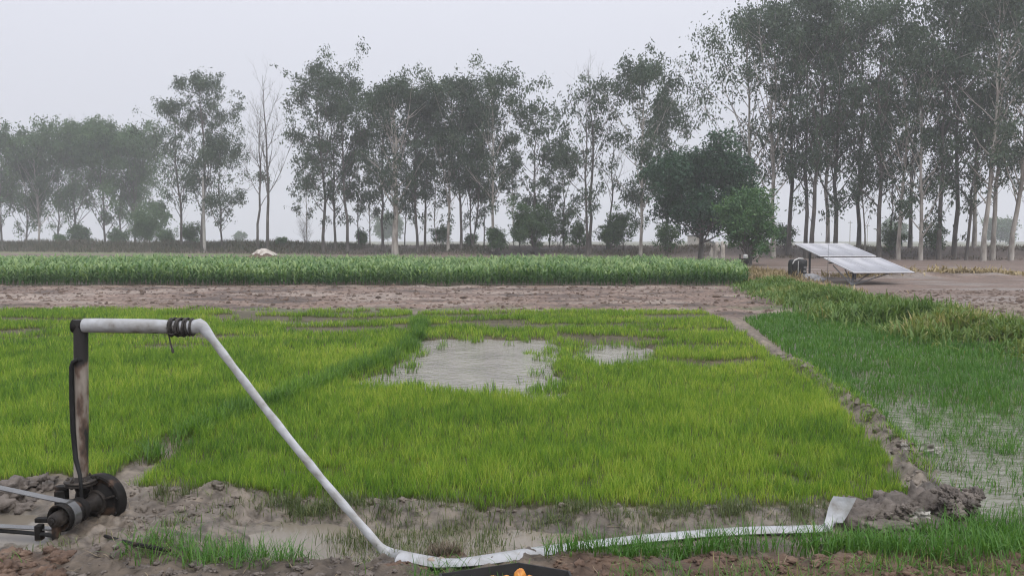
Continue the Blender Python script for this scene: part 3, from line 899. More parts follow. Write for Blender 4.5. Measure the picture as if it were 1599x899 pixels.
# ------------------------------------------------------------------ maize
maize_m = leaf_mat('maize_leaf', [(0.0, (0.028, 0.085, 0.02)), (0.5, (0.095, 0.195, 0.055)), (1.0, (0.27, 0.37, 0.15))], 0.35, 0.4, (0.25, 0.25, 1))
MZ = GP([(-700, 446), (300, 447), (700, 445), (1000, 444), (1168, 443), (1178, 436)])
r = np.random.default_rng(600)
xs = []; ys = []
for row in np.arange(37.2, 58, 0.5):
    xe = 11.6 + (row - 38) * 0.28
    xx = np.arange(-0.72 * row - 2, xe, 0.19)
    xs.append(xx + r.normal(0, 0.06, len(xx))); ys.append(row + r.normal(0, 0.06, len(xx)))
x = np.concatenate(xs); y = np.concatenate(ys)
hf = 1.06 * (1 + 0.22 * fbm(x * 0.35, y * 0.35, 611, 3)) * r.uniform(0.75, 1.15, len(x)) * (0.8 + 0.2 * sstep(13.5, 9, x))
z = height(x, y)
parts = []
n = len(x)
parts.append(blade_arrays(np.stack([x, y, z], 1), hf * 0.75, np.full(n, 0.03), r.uniform(0, 6.28, n), [np.full(n, 0.02), np.full(n, 0.05)], r.uniform(0.1, 0.4, n)))
ya = r.uniform(0, 3.14, n)
for k in range(7):
    fr = 0.12 + 0.1 * k
    yaw = ya + (k % 2) * np.pi + r.normal(0, 0.35, n)
    LL = hf * r.uniform(0.42, 0.62, n) * (1.0 if k < 5 else 0.9)
    t0 = r.uniform(0.25, 0.6, n) - 0.03 * k
    c = r.uniform(0.35, 0.75, n)
    parts.append(blade_arrays(np.stack([x, y, z + hf * fr], 1), LL, 0.075 * r.uniform(0.7, 1.4, n), yaw, [t0, t0 + c, t0 + 2 * c, t0 + 2.8 * c], np.clip(r.normal(0.12 + 0.10 * k, 0.24, n), 0, 1), widths=[0.6, 1, 0.9, 0.55]))  # lower leaves tinted darker, painting the shade at the foot of the crop
tag(blade_obj('maize_crop', parts, maize_m), 'band of green young maize across the field', None, None, 'stuff')

# ------------------------------------------------------------------ trees
bark_pale = surf_mat('pale_bark', [(0.3, (0.17, 0.15, 0.13)), (0.5, (0.34, 0.31, 0.27)), (0.7, (0.50, 0.47, 0.42))], 1.2, 5, 0.85, stretch=(2, 2, 0.5), bump=0.3, bscale=6)
bark_dark = surf_mat('dark_bark', [(0.3, (0.045, 0.039, 0.034)), (0.55, (0.11, 0.098, 0.085)), (0.75, (0.24, 0.215, 0.19))], 1.2, 5, 0.9, stretch=(2, 2, 0.5), bump=0.3, bscale=6)
euc_m = leaf_mat('eucalyptus_leaf', [(0.0, (0.020, 0.040, 0.022)), (0.5, (0.042, 0.075, 0.040)), (1.0, (0.10, 0.145, 0.08))], 0.25, 0.5)
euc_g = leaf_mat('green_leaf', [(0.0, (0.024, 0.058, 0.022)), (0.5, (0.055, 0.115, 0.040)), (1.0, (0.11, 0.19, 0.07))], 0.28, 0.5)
dark_m = leaf_mat('dark_leaf', [(0.0, (0.008, 0.028, 0.014)), (0.5, (0.022, 0.066, 0.030)), (1.0, (0.06, 0.14, 0.06))], 0.2, 0.45)
bush_m = leaf_mat('bush_leaf', [(0.0, (0.022, 0.06, 0.022)), (0.5, (0.055, 0.13, 0.045)), (1.0, (0.14, 0.25, 0.09))], 0.28, 0.5)

def limb_path(r, p0, az, el, L, seg=5, up=0.25, wob=0.10):
    pts = [np.array(p0, float)]
    d = np.array([math.cos(az) * math.sin(el), math.sin(az) * math.sin(el), math.cos(el)])
    for k in range(seg):
        d = d + r.normal(0, wob, 3) + np.array([0, 0, up / seg])
        d /= np.linalg.norm(d)
        pts.append(pts[-1] + d * L / seg)
    return pts

def leaves(r, cs, rad, per, size, droop, squash=0.8):
    """diamond leaves spread through clumps"""
    cs = np.asarray(cs); nC = len(cs)
    rad = np.asarray(rad)
    cnt = np.maximum(3, (per * (rad / rad.mean()) ** 2 * r.uniform(0.6, 1.4, nC))).astype(int)
    i = np.repeat(np.arange(nC), cnt); n = len(i)
    off = r.normal(0, 0.5, (n, 3)) * rad[i][:, None]
    off[:, 2] *= squash
    off[:, 2] -= droop * rad[i] * 0.35 * (off[:, 0] ** 2 + off[:, 1] ** 2) / (rad[i] ** 2) * 1.2
    P = cs[i] + off
    d = r.normal(0, 1, (n, 3)); d[:, 2] -= droop * 1.6
    d /= np.linalg.norm(d, axis=1)[:, None]
    sdv = np.cross(d, r.normal(0, 1, (n, 3))); sdv /= np.linalg.norm(sdv, axis=1)[:, None]
    L = size * r.uniform(0.6, 1.4, n); wd = L * r.uniform(0.3, 0.48, n)
    V = np.stack([P, P + d * (L * 0.45)[:, None] + sdv * (wd * 0.5)[:, None], P + d * L[:, None], P + d * (L * 0.45)[:, None] - sdv * (wd * 0.5)[:, None]], 1).reshape(-1, 3)
    F = np.arange(n * 4).reshape(-1, 4)
    ct = r.normal(0.5, 0.13, nC)
    T = np.repeat(np.clip(ct[i] + r.normal(0, 0.14, n), 0, 1), 4)
    return V, F, T

def tree(name, px, d, top, wpx, cb, label, cat, group, style='euc', seed=0, pale=False, mat=None, lean=0.0, dens=1.0, skew=0.0, limbs=None, leafsize=None, stems=1, base_py=None, r0=None):
    r = np.random.default_rng(1000 + seed)
    x = (px - CX) / FPX * d
    zb = hz(x, d)
    if style == 'euc': cb = max(cb - 0.09, 0.16); wpx = wpx * 1.12; top = top + 10 + 0.008 * max(d - 100, 0) * 10
    topz = W(px, top, d)[2]
    if style in ('round', 'bush'): topz = zb + (topz - zb) * 0.77; wpx = wpx * 0.88
    if d > 165 and leafsize is None: leafsize = 0.62
    H = max(topz - zb, 1.0)
    cw = wpx / FPX * d
    root = empty(name, (x, d, zb - 0.05))
    tag(root, label, cat, group)
    tb = MB(); br = MB()
    rt = (r0 if r0 else 0.0085 * H + 0.02)
    cs = []; rads = []
    ns = 5 if style != 'bare' else 4
    for st in range(stems):
        az0 = r.uniform(0, 6.28)
        ln = lean + (0.0 if stems == 1 else 0.0)
        sp = 0.0 if stems == 1 else cw * 0.22
        tp = []
        wx = wy = 0
        K = 10
        Hs = H * (1.0 if st == 0 else r.uniform(0.7, 0.95))
        for k in range(K + 1):
            t = k / K
            wx += r.normal(0, 0.006) * Hs * (k > 1); wy += r.normal(0, 0.006) * Hs * (k > 1)
            tp.append(np.array([x + math.cos(az0) * sp * t ** 0.8 + ln * H * t + wx, d + math.sin(az0) * sp * t ** 0.8 + wy, zb - 0.1 + Hs * 0.97 * t]))
        rr = [rt / math.sqrt(stems) * ((1 - k / K) ** 0.85 * 0.93 + 0.06) * (1.25 if k == 0 else 1) for k in range(K + 1)]
        tb.tube(tp, rr, 7)
        nl = limbs if limbs else int(16 + H * 0.45)
        ga = r.uniform(0, 6.28)
        for i in range(nl):
            t = (cb - 0.06) + (0.97 - cb + 0.06) * ((i + r.uniform(0, 0.9)) / nl)
            t = min(max(t, 0.1), 0.96)
            f = t * K; k = min(int(f), K - 1)
            p0 = tp[k] * (1 - f + k) + tp[k + 1] * (f - k)
            tc = (t - cb) / (1 - cb + 1e-6)
            if style == 'round':
                prof = math.sqrt(max(0.05, 1 - (2 * max(tc, 0.0) - 0.75) ** 2 * 0.62)); el = r.uniform(0.8, 1.35)
            elif style == 'bush':
                prof = math.sqrt(max(0.1, 1 - (1.5 * max(tc, 0) - 0.5) ** 2)) * r.uniform(0.6, 1.25); el = r.uniform(0.25, 1.15)
            elif style == 'bare':
                prof = 1.0 - 0.6 * max(tc, 0); el = r.uniform(0.35, 0.75)
            else:
                prof = (0.55 + 0.75 * math.sin(math.pi * min(max(tc * 0.85 + 0.12, 0), 1))) * r.uniform(0.6, 1.2); el = r.uniform(0.45, 0.95)
            L = 0.5 * cw * prof / max(math.sin(el), 0.55)
            L = min(L, 0.55 * H)
            if style == 'euc': L = min(L, (1.0 - t) * H * 0.95 + 0.05 * cw + 0.3)
            ga += 2.4 + r.normal(0, 0.4)
            az = ga
            if skew: az = ga if math.cos(ga) * skew > -0.2 or r.uniform() < 0.4 else math.pi - ga
            rl = max(rr[k] * 0.42, 0.012)
            lp = limb_path(r, p0, az, el, L, ns, 0.5 if style in ('euc', 'bare') else 0.15, 0.11)
            (br if style == 'bare' else tb).tube(lp, [rl * (1 - q / ns * 0.8) for q in range(ns + 1)], 5, caps=False)
            if style != 'bare':
                cs.append(lp[-1]); rads.append(r.uniform(0.75, 1.2))
            nsub = r.integers(2, 5) if style != 'bare' else r.integers(4, 7)
            for j in range(nsub):
                a = r.uniform(0.3, 0.98) * ns
                kk = min(int(a), ns - 1)
                q0 = lp[kk] * (1 - a + kk) + lp[kk + 1] * (a - kk)
                sl_ = L * r.uniform(0.22, 0.5)
                spth = limb_path(r, q0, az + r.normal(0, 1.0), r.uniform(0.3, 1.2), sl_, 3, 0.3, 0.16)
                (br if style == 'bare' else tb).tube(spth, [rl * 0.45, rl * 0.32, rl * 0.22, rl * 0.1], 4, caps=False)
                if style != 'bare':
                    cs.append(spth[-1]); rads.append(r.uniform(0.65, 1.1))
                    if r.uniform() < 0.55: cs.append(spth[-2] + r.normal(0, 0.3, 3)); rads.append(r.uniform(0.5, 0.9))
                else:
                    for _ in range(4):
                        w0 = spth[r.integers(1, 4)]
                        wp = limb_path(r, w0, r.uniform(0, 6.28), r.uniform(0.2, 1.1), sl_ * r.uniform(0.4, 0.8), 2, 0.4, 0.15)
                        br.tube(wp, [rl * 0.16, rl * 0.12, rl * 0.06], 3, caps=False)
        if style == 'euc':                                   # thin sprigs low on the stem
            for _ in range(int(r.integers(2, 9))):
                t = r.uniform(0.10, cb + 0.1); k = min(int(t * K), K - 1); f = t * K - k
                p0 = tp[k] * (1 - f) + tp[k + 1] * f
                lp = limb_path(r, p0, r.uniform(0, 6.28), r.uniform(0.3, 0.8), r.uniform(0.06, 0.16) * H, 3, 0.3, 0.12)
                tb.tube(lp, [0.03, 0.024, 0.018, 0.008], 4, caps=False)
                if r.uniform() < 0.75:
                    cs.append(lp[-1]); rads.append(r.uniform(0.35, 0.8)); cs.append(lp[-2]); rads.append(r.uniform(0.3, 0.6))
        if style != 'bare':
            cs.append(tp[-1] + np.array([0, 0, 0.1])); rads.append(0.9)
            cs.append(tp[-2] + r.normal(0, 0.3, 3)); rads.append(0.9)
    tb.build('trunk', bark_pale if pale else bark_dark, root, True, 60)
    if style == 'bare':
        br.build('branches', bark_dark, root, True, 60)
        return root
    cs = np.array(cs); rads = np.array(rads)
    sc_ = {'euc': 0.085, 'round': 0.11, 'bush': 0.085}[style] * cw
    sc_ = min(max(sc_, 0.30), 1.5)
    rads = rads * sc_ * 1.05 * r.choice([0.7, 1.0, 1.35], len(rads))
    dr = {'euc': 1.0, 'round': 0.3, 'bush': 0.25}[style]
    lsz = leafsize or {'euc': 0.40, 'round': 0.42, 'bush': 0.32}[style]
    per = {'euc': 50, 'round': 60, 'bush': 60}[style] * dens * (sc_ / 0.95) ** 1.6 * (0.46 / lsz) ** 1.3
    Vv, Ff, Tt = leaves(r, cs, rads, per, lsz, dr, 0.95 if style == 'euc' else 0.7)
    mesh_np('crown', Vv, Ff, None, mat or euc_m, root, {'tint': ('FLOAT', Tt)})
    return root

GE = 'eucalyptus trees in the row along the bank'
E = lambda *a, **k: tree('eucalyptus_tree', *a, cat='tree', group=GE, **k)
# far hazy group on the left
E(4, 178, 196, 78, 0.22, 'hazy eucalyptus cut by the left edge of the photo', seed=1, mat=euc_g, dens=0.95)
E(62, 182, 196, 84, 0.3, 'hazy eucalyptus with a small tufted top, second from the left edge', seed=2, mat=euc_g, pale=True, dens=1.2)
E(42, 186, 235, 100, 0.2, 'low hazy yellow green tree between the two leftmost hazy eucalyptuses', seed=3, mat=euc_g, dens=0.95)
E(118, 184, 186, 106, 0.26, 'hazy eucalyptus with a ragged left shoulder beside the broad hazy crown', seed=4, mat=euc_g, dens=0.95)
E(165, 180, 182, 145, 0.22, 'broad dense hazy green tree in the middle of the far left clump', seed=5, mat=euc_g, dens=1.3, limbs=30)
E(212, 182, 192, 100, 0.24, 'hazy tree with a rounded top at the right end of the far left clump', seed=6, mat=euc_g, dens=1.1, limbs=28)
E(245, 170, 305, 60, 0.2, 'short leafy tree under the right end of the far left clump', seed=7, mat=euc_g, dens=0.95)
E(284, 132, 145, 78, 0.34, 'slender eucalyptus left of the tallest tree by the concrete pole', seed=8, dens=0.8)
E(316, 130, 106, 85, 0.36, 'tall narrow eucalyptus with a high tufted crown right behind the concrete pole', seed=9, dens=1.0)
E(347, 128, 215, 88, 0.28, 'shorter dense eucalyptus between the concrete pole and the bare trees', seed=10, dens=1.0)
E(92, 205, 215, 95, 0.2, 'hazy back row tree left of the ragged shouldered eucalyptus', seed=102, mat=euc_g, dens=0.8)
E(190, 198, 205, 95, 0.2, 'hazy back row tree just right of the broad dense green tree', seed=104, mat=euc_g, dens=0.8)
# bare pair
tree('bare_tree', 403, 122, 158, 75, 0.35, 'shorter leafless tree, left one of the bare pair', 'tree', 'leafless trees by the white heap', 'bare', 11, limbs=11)
tree('bare_tree', 418, 121, 106, 95, 0.33, 'taller leafless tree with a long low branch, right one of the bare pair', 'tree', 'leafless trees by the white heap', 'bare', 12, limbs=14, lean=0.02)
# middle of the row
E(505, 118, 94, 95, 0.36, 'tall eucalyptus with a rounded top, first right of the bare pair', seed=13)
E(524, 119, 150, 80, 0.34, 'eucalyptus squeezed behind the first tall one right of the bare pair', seed=14)
E(543, 117, 108, 85, 0.40, 'eucalyptus with small separate tufts at its top, third right of the bare pair', seed=15, dens=0.8)
E(598, 116, 135, 85, 0.38, 'thin dark stemmed eucalyptus left of the forked pale trunk', seed=16)
E(617, 112, 122, 105, 0.36, 'eucalyptus with a thick pale trunk forking low down', seed=17, pale=True, r0=0.48)
E(652, 113, 128, 85, 0.40, 'dark trunked eucalyptus, first right of the forked pale trunk', seed=18)
E(664, 114, 150, 75, 0.42, 'thin eucalyptus close beside the first dark trunk right of the forked pale trunk', seed=19)
E(700, 112, 118, 95, 0.38, 'eucalyptus in the middle of the row with a flat wide top', seed=20, pale=True)
E(720, 112, 122, 80, 0.40, 'leaning dark stemmed eucalyptus right of the flat topped one', seed=21, lean=0.03)
E(738, 113, 150, 80, 0.36, 'shorter eucalyptus with two close stems at mid row', seed=22, stems=2)
E(770, 110, 108, 100, 0.36, 'high eucalyptus with a thin pale leaning stem above the small shrub', seed=23, pale=True, dens=0.9, lean=0.005)
E(834, 109, 152, 70, 0.33, 'narrow eucalyptus standing behind the broad low shrub', seed=24, dens=1.1)
E(880, 108, 225, 62, 0.34, 'short slim eucalyptus left of the half bare tree', seed=25)
E(917, 102, 128, 75, 0.34, 'half bare eucalyptus with dead twigs above its leaves', seed=26, dens=0.65)
tree('bare_tree', 921, 103.5, 92, 80, 0.52, 'dead grey branches rising above the half bare eucalyptus', 'tree', None, 'bare', 27, limbs=14)
tree('bare_tree', 948, 106, 190, 75, 0.40, 'small leafless tree between the half bare eucalyptus and the pale trunk', 'tree', None, 'bare', 28, limbs=12, lean=0.03)
E(1000, 100, 94, 120, 0.34, 'large leafy eucalyptus with a pale trunk left of the dark round tree', seed=29, pale=True, dens=1.15, lean=0.02)
E(1040, 108, 150, 95, 0.35, 'eucalyptus whose crown shows behind the dark round tree', seed=30)
# tall stand on the right
RT = [(1180, 95, 10, 150, 0.36, 'tall eucalyptus with an open leaning crown, leftmost of the right stand', True, -0.03, 0.75),
      (1207, 93, -8, 115, 0.38, 'tall eucalyptus rising behind the green bush, second in the right stand', False, -0.02, 0.9),
      (1231, 95, -15, 105, 0.40, 'tall thin eucalyptus rising just right of the green bush', False, 0.0, 0.9),
      (1257, 92, 20, 110, 0.42, 'dark trunked eucalyptus above the far corner of the solar panels, left of a close pair', False, 0.0, 1.0),
      (1266, 90, -20, 120, 0.42, 'right one of the close pair of trunks above the far panel corner', False, 0.02, 1.0),
      (1291, 92, 20, 115, 0.42, 'pale trunked eucalyptus just left of the low forked dark trunk', True, 0.01, 0.9),
      (1303, 91, -20, 125, 0.30, 'dark trunked eucalyptus that forks low above the panels', False, 0.02, 1.0),
      (1372, 87, -5, 135, 0.36, 'eucalyptus with a single dark trunk standing alone right of the panels', False, -0.03, 0.85),
      (1402, 86, 42, 105, 0.28, 'pale footed eucalyptus under the sky gap at the top', True, 0.0, 1.0),
      (1437, 84, 55, 95, 0.26, 'leafy eucalyptus with low foliage beneath the sky gap', False, 0.0, 1.05),
      (1465, 85, -20, 115, 0.38, 'dark straight eucalyptus right of the sky gap', False, 0.0, 1.0),
      (1489, 86, -30, 115, 0.40, 'slim dark eucalyptus left of the leaning thin stem', False, 0.01, 1.0),
      (1508, 84, 120, 85, 0.40, 'thin eucalyptus leaning to the right at the right of the photo', False, 0.07, 0.8),
      (1535, 82, -30, 130, 0.36, 'tall eucalyptus with a chalky white foot near the right edge', True, 0.0, 1.0),
      (1549, 85, -20, 120, 0.40, 'tall eucalyptus with a thin pale stem beside the chalky white foot', True, 0.02, 1.0),
      (1578, 83, -30, 125, 0.34, 'pale stemmed eucalyptus leaning at the right edge of the photo', True, 0.02, 1.0),
      (1604, 88, -10, 130, 0.36, 'eucalyptus half cut off by the right edge of the photo', False, 0.0, 1.0),
      (1520, 96, 0, 130, 0.40, 'eucalyptus of the back row behind the leaning thin stem', False, 0.0, 0.6),
      (1420, 97, 30, 100, 0.42, 'eucalyptus of the back row behind the pale footed one', False, 0.0, 0.6),
      (1340, 98, 5, 130, 0.40, 'eucalyptus of the back row behind the solar panels', False, 0.0, 0.6)]
for k, (px, d, top, wp, cb, lab, pale, ln, dn) in enumerate(RT):
    E(px, d, top, wp, cb, lab, seed=40 + k, pale=pale or k % 4 == 1, lean=ln, dens=dn * 0.72)
# round and bushy trees
tree('mango_tree', 1094, 84, 212, 160, 0.20, 'big dark round headed tree with a short dark trunk', 'tree', None, 'round', 70, mat=dark_m, dens=1.5, limbs=44, r0=0.30)
tree('bushy_tree', 1172, 68, 296, 116, 0.16, 'bright green bushy tree at the end of the maize', 'tree', None, 'bush', 71, mat=bush_m, limbs=17, stems=5, dens=0.8, r0=0.2)
tree('shrub', 838, 106, 318, 85, 0.16, 'broad low green shrub under the narrow eucalyptus', 'shrub', 'shrubs under the trees', 'bush', 72, mat=euc_g, limbs=16, stems=3, r0=0.12)
tree('shrub', 776, 108, 352, 34, 0.1, 'small green shrub under the thin pale leaning stem', 'shrub', 'shrubs under the trees', 'bush', 73, mat=euc_g, limbs=12, stems=3, r0=0.07)
tree('shrub', 950, 104, 338, 52, 0.1, 'dense green shrub just left of the pale trunk by the dark round tree', 'shrub', 'shrubs under the trees', 'bush', 74, mat=euc_g, limbs=16, stems=3, r0=0.1)
tree('shrub', 904, 105, 345, 40, 0.1, 'thin green shrub behind the half bare tree', 'shrub', 'shrubs under the trees', 'bush', 75, mat=euc_g, limbs=12, stems=3, r0=0.07, dens=0.7)
tree('shrub', 97, 160, 368, 38, 0.05, 'round hazy shrub under the far left clump', 'shrub', 'shrubs under the trees', 'bush', 76, mat=euc_g, limbs=14, stems=3, r0=0.1)
tree('shrub', 228, 150, 335, 62, 0.05, 'tall hazy shrub at the right end of the far left clump', 'shrub', 'shrubs under the trees', 'bush', 77, mat=euc_g, limbs=18, stems=4, r0=0.12, dens=0.5)
tree('shrub', 262, 145, 358, 50, 0.05, 'wide hazy shrub left of the slender eucalyptus', 'shrub', 'shrubs under the trees', 'bush', 78, mat=euc_g, limbs=14, stems=3, r0=0.1, dens=0.5)
tree('shrub', 300, 135, 352, 50, 0.05, 'grey thin shrub left of the concrete pole', 'shrub', 'shrubs under the trees', 'bush', 79, mat=euc_g, limbs=14, stems=3, r0=0.1, dens=0.6)
tree('shrub', 440, 125, 372, 24, 0.05, 'low shrub on the bank right of the bare pair', 'shrub', 'shrubs under the trees', 'bush', 80, mat=euc_g, limbs=10, stems=3, r0=0.06)
tree('bare_shrub', 480, 124, 345, 38, 0.12, 'leafless twiggy shrub on the bank left of the tall rounded top', 'shrub', None, 'bare', 81, limbs=14, stems=3, r0=0.08)
tree('shrub', 1040, 95, 345, 50, 0.1, 'thin shrub in the shade left of the dark round tree', 'shrub', 'shrubs under the trees', 'bush', 82, mat=euc_g, limbs=12, stems=3, r0=0.08, dens=0.7)
for k, (px, d, top, wp, lab) in enumerate((
    (130, 178, 352, 60, 'loose hazy shrub under the broad dense green tree'), (186, 176, 360, 50, 'low hazy shrub right of the broad dense green trunk'),
    (568, 122, 362, 30, 'small shrub on the bank left of the forked pale trunk'), (690, 118, 350, 44, 'thin grey green shrub at the foot of the flat topped eucalyptus'),
    (735, 117, 366, 26, 'tiny shrub at the foot of the two close stems'), (812, 111, 350, 34, 'small shrub just left of the broad low shrub'),
    (872, 108, 330, 40, 'upright shrub just right of the broad low shrub'), (975, 104, 322, 52, 'tall leafy shrub beside the pale trunk by the dark round tree'),
    (1225, 98, 348, 44, 'shrub in the shade right of the green bushy tree'), (1395, 92, 352, 46, 'shrub at the foot of the pale footed eucalyptus'), (1455, 90, 345, 44, 'shrub between the low foliage tree and the dark straight trunk'))):
    tree('shrub', px, d, top, wp, 0.06, lab, 'shrub', 'shrubs under the trees', 'bush', 110 + k, mat=euc_g, limbs=12, stems=3, r0=0.07, dens=0.6)
for k, (px, d, top, wp, lab) in enumerate((
    (480, 128, 230, 40, 'thin young eucalyptus just left of the tall rounded top'), (560, 121, 200, 45, 'thin young eucalyptus just left of the dark stemmed one'),
    (578, 124, 190, 50, 'thin young eucalyptus in the gap left of the forked pale trunk'), (632, 118, 180, 50, 'thin young eucalyptus just right of the forked pale trunk'),
    (682, 117, 185, 50, 'thin young eucalyptus left of the flat topped one'), (756, 115, 190, 50, 'thin young eucalyptus left of the thin pale leaning stem'),
    (802, 113, 200, 45, 'thin young eucalyptus between the thin pale stem and the broad low shrub'), (858, 111, 210, 45, 'thin young eucalyptus right of the narrow one'),
    (1350, 94, 120, 70, 'thin young eucalyptus behind the panels left of the lone dark trunk'), (1388, 93, 150, 60, 'thin young eucalyptus just right of the lone dark trunk'))):
    E(px, d, top, wp, 0.34, lab, seed=130 + k, pale=k % 2 == 0, dens=0.8, r0=0.10, lean=(-0.02, 0.02, 0.0, 0.03)[k % 4])
# pale far trees seen through the trunks
tree('distant_tree', 606, 330, 332, 62, 0.2, 'pale far tree seen through the trunks left of the forked one', 'tree', 'far trees lost in the haze', 'round', 83, mat=euc_g, limbs=24, leafsize=1.1)
tree('distant_tree', 374, 380, 362, 22, 0.2, 'tiny pale far tree left of the bare pair', 'tree', 'far trees lost in the haze', 'round', 84, mat=euc_g, limbs=16, leafsize=1.1)
tree('distant_tree', 1395, 300, 345, 50, 0.2, 'pale far tree seen behind the pale footed eucalyptus', 'tree', 'far trees lost in the haze', 'round', 85, mat=euc_g, limbs=20, leafsize=1.1)
tree('distant_tree', 1560, 290, 340, 70, 0.2, 'pale far tree seen between trunks at the right edge', 'tree', 'far trees lost in the haze', 'round', 86, mat=euc_g, limbs=20, leafsize=1.1)

# scrub along the foot and the top of the bank
r = np.random.default_rng(900)
n = 60000
x = r.uniform(-120, 75, n); s = r.normal(2.5, 3.0, n)
y = 108 - 0.38 * x + s * math.sqrt(1.1444)
cl = fbm(x * 0.12, s * 0.3, 903, 4)
lf = sstep(-10, -40, x) * 0.5
k = (cl + lf + r.uniform(-0.35, 0.35, n) > 0.12) & ((s < 4.5) | (r.uniform(0, 1, n) < 0.25 + lf))
x, y, cl, s = x[k], y[k], cl[k], s[k]
n = len(x)
L = (0.22 + 0.4 * np.clip(cl, 0, 1) + 0.5 * sstep(-15, -40, x)) * r.uniform(0.4, 1.4, n)
th = np.abs(r.normal(0.25, 0.4, n))
part = blade_arrays(np.stack([x, y, height(x, y) + r.uniform(0, 0.4, n) * L], 1), L, r.uniform(0.05, 0.13, n), r.uniform(0, 6.28, n), [th, th + 0.5], np.clip(r.normal(0.35, 0.22, n) + 0.3 * (x > 0), 0, 1))
scrub_m = leaf_mat('scrub_leaf', [(0.0, (0.035, 0.055, 0.025)), (0.45, (0.085, 0.08, 0.05)), (1.0, (0.16, 0.12, 0.09))], 0.25, 0.6)
tag(blade_obj('bank_undergrowth', [part], scrub_m), 'low brown and green undergrowth on the tree bank', None, None, 'stuff')

#OBJECTS#
# ------------------------------------------------------------------ irrigation pump
iron = surf_mat('black_iron', [(0.3, (0.006, 0.0055, 0.005)), (0.55, (0.014, 0.012, 0.011)), (0.72, (0.085, 0.052, 0.034))], 9, 6, 0.6, 0.0, 0.7, 40, rough2=0.8, bdist=0.006, spec=0.22)
mudiron = surf_mat('muddy_iron', [(0.35, (0.014, 0.012, 0.011)), (0.55, (0.04, 0.033, 0.028)), (0.72, (0.14, 0.12, 0.10))], 10, 6, 0.65, 0.0, 0.7, 40, bdist=0.006, spec=0.25)
rubber = surf_mat('black_rubber', [(0.3, (0.006, 0.006, 0.0065)), (0.7, (0.016, 0.016, 0.016))], 12, 5, 0.6, spec=0.3)
# riser: grey paint, flaking to black towards the top and in streaks; darker along the right side
rm, nd, lk = new_mat('flaking_pipe')
nz = noise_node(nd, lk, 7, 7, stretch=(1.6, 1.6, 0.55)); nzb = noise_node(nd, lk, 22, 5)
tc = N(nd, 'ShaderNodeTexCoord'); sx = N(nd, 'ShaderNodeSeparateXYZ'); lk.new(tc.outputs['Object'], sx.inputs[0])
mr = N(nd, 'ShaderNodeMapRange'); mr.inputs[1].default_value = 1.22; mr.inputs[2].default_value = 1.5; mr.inputs[4].default_value = 0.42
lk.new(sx.outputs['Z'], mr.inputs[0])
mx_ = N(nd, 'ShaderNodeMapRange'); mx_.inputs[1].default_value = -0.005; mx_.inputs[2].default_value = 0.03; mx_.inputs[4].default_value = 0.22
lk.new(sx.outputs['X'], mx_.inputs[0])
ad = N(nd, 'ShaderNodeMath', operation='ADD'); lk.new(nz.outputs[0], ad.inputs[0]); lk.new(mr.outputs[0], ad.inputs[1])
ad2 = N(nd, 'ShaderNodeMath', operation='ADD'); lk.new(ad.outputs[0], ad2.inputs[0]); lk.new(mx_.outputs[0], ad2.inputs[1])
rp = ramp(nd, [(0.50, (0.34, 0.30, 0.26)), (0.66, (0.22, 0.185, 0.155)), (0.74, (0.11, 0.07, 0.05)), (0.82, (0.018, 0.016, 0.015))])
lk.new(ad2.outputs[0], rp.inputs[0])
p = N(nd, 'ShaderNodeBsdfPrincipled'); p.inputs['Roughness'].default_value = 0.6
lk.new(rp.outputs[0], p.inputs['Base Color'])
bb = N(nd, 'ShaderNodeBump'); bb.inputs['Strength'].default_value = 0.5; bb.inputs['Distance'].default_value = 0.003
lk.new(nzb.outputs[0], bb.inputs['Height']); lk.new(bb.outputs[0], p.inputs['Normal'])
o_ = N(nd, 'ShaderNodeOutputMaterial'); lk.new(p.outputs[0], o_.inputs[0])

plastic = surf_mat('white_layflat', [(0.22, (0.20, 0.17, 0.14)), (0.36, (0.40, 0.395, 0.385)), (0.52, (0.50, 0.51, 0.525)), (0.72, (0.60, 0.61, 0.64))], 9, 8, 0.3, 0, 0.8, 16, trans=0.3, bdist=0.012)

V3 = lambda *a: np.array(a, float)
AX = V3(-0.21, -0.978, 0.0); AX /= np.linalg.norm(AX)
EXV = V3(0.978, -0.21, 0)
PC = V3(W(152, 797, 6.05)[0], 6.05, 0.155)
NECK = W(126.5, 752, 6.02)
pump = empty('water_pump', (NECK[0], NECK[1], hz(NECK[0], NECK[1])))
tag(pump, 'rusty black irrigation pump with a tall discharge pipe in the mud', 'water pump')
b = MB()
TOP = W(126, 509, 6.02)
b.tube([NECK + V3(0, 0, 0.0), NECK * 0.5 + TOP * 0.5 + V3(0.004, 0, 0), TOP + V3(0, 0, -0.03), TOP + V3(0, 0, 0.05)], 0.052, 24)
b.build('riser_pipe', rm, pump)
b = MB()
OUT = W(303, 511, 6.0)
b.tube([TOP + V3(-0.052, 0, 0), TOP + V3(0.05, 0, 0), OUT], 0.0515, 24)
b.tube([TOP + V3(-0.056, 0, 0), TOP + V3(-0.05, 0, 0)], 0.055, 24)
b.build('outlet_pipe', iron, pump)
fl = MB()
fl.lathe(NECK + V3(0, 0, 0.004), (0, 0, 1), [(0, 0.05), (0, 0.118), (0.004, 0.122), (0.014, 0.122), (0.017, 0.118), (0.017, 0.05)], 32)
fl.lathe(NECK + V3(0, 0, -0.02), (0, 0, 1), [(0, 0.05), (0, 0.114), (0.004, 0.118), (0.014, 0.118), (0.018, 0.114), (0.018, 0.05)], 32)
fl.lathe(NECK + V3(0, 0, 0.02), (0, 0, 1), [(0, 0.05), (0, 0.07), (0.03, 0.054), (0.03, 0.05)], 24)
flo = fl.build('flange', mudiron, pump)
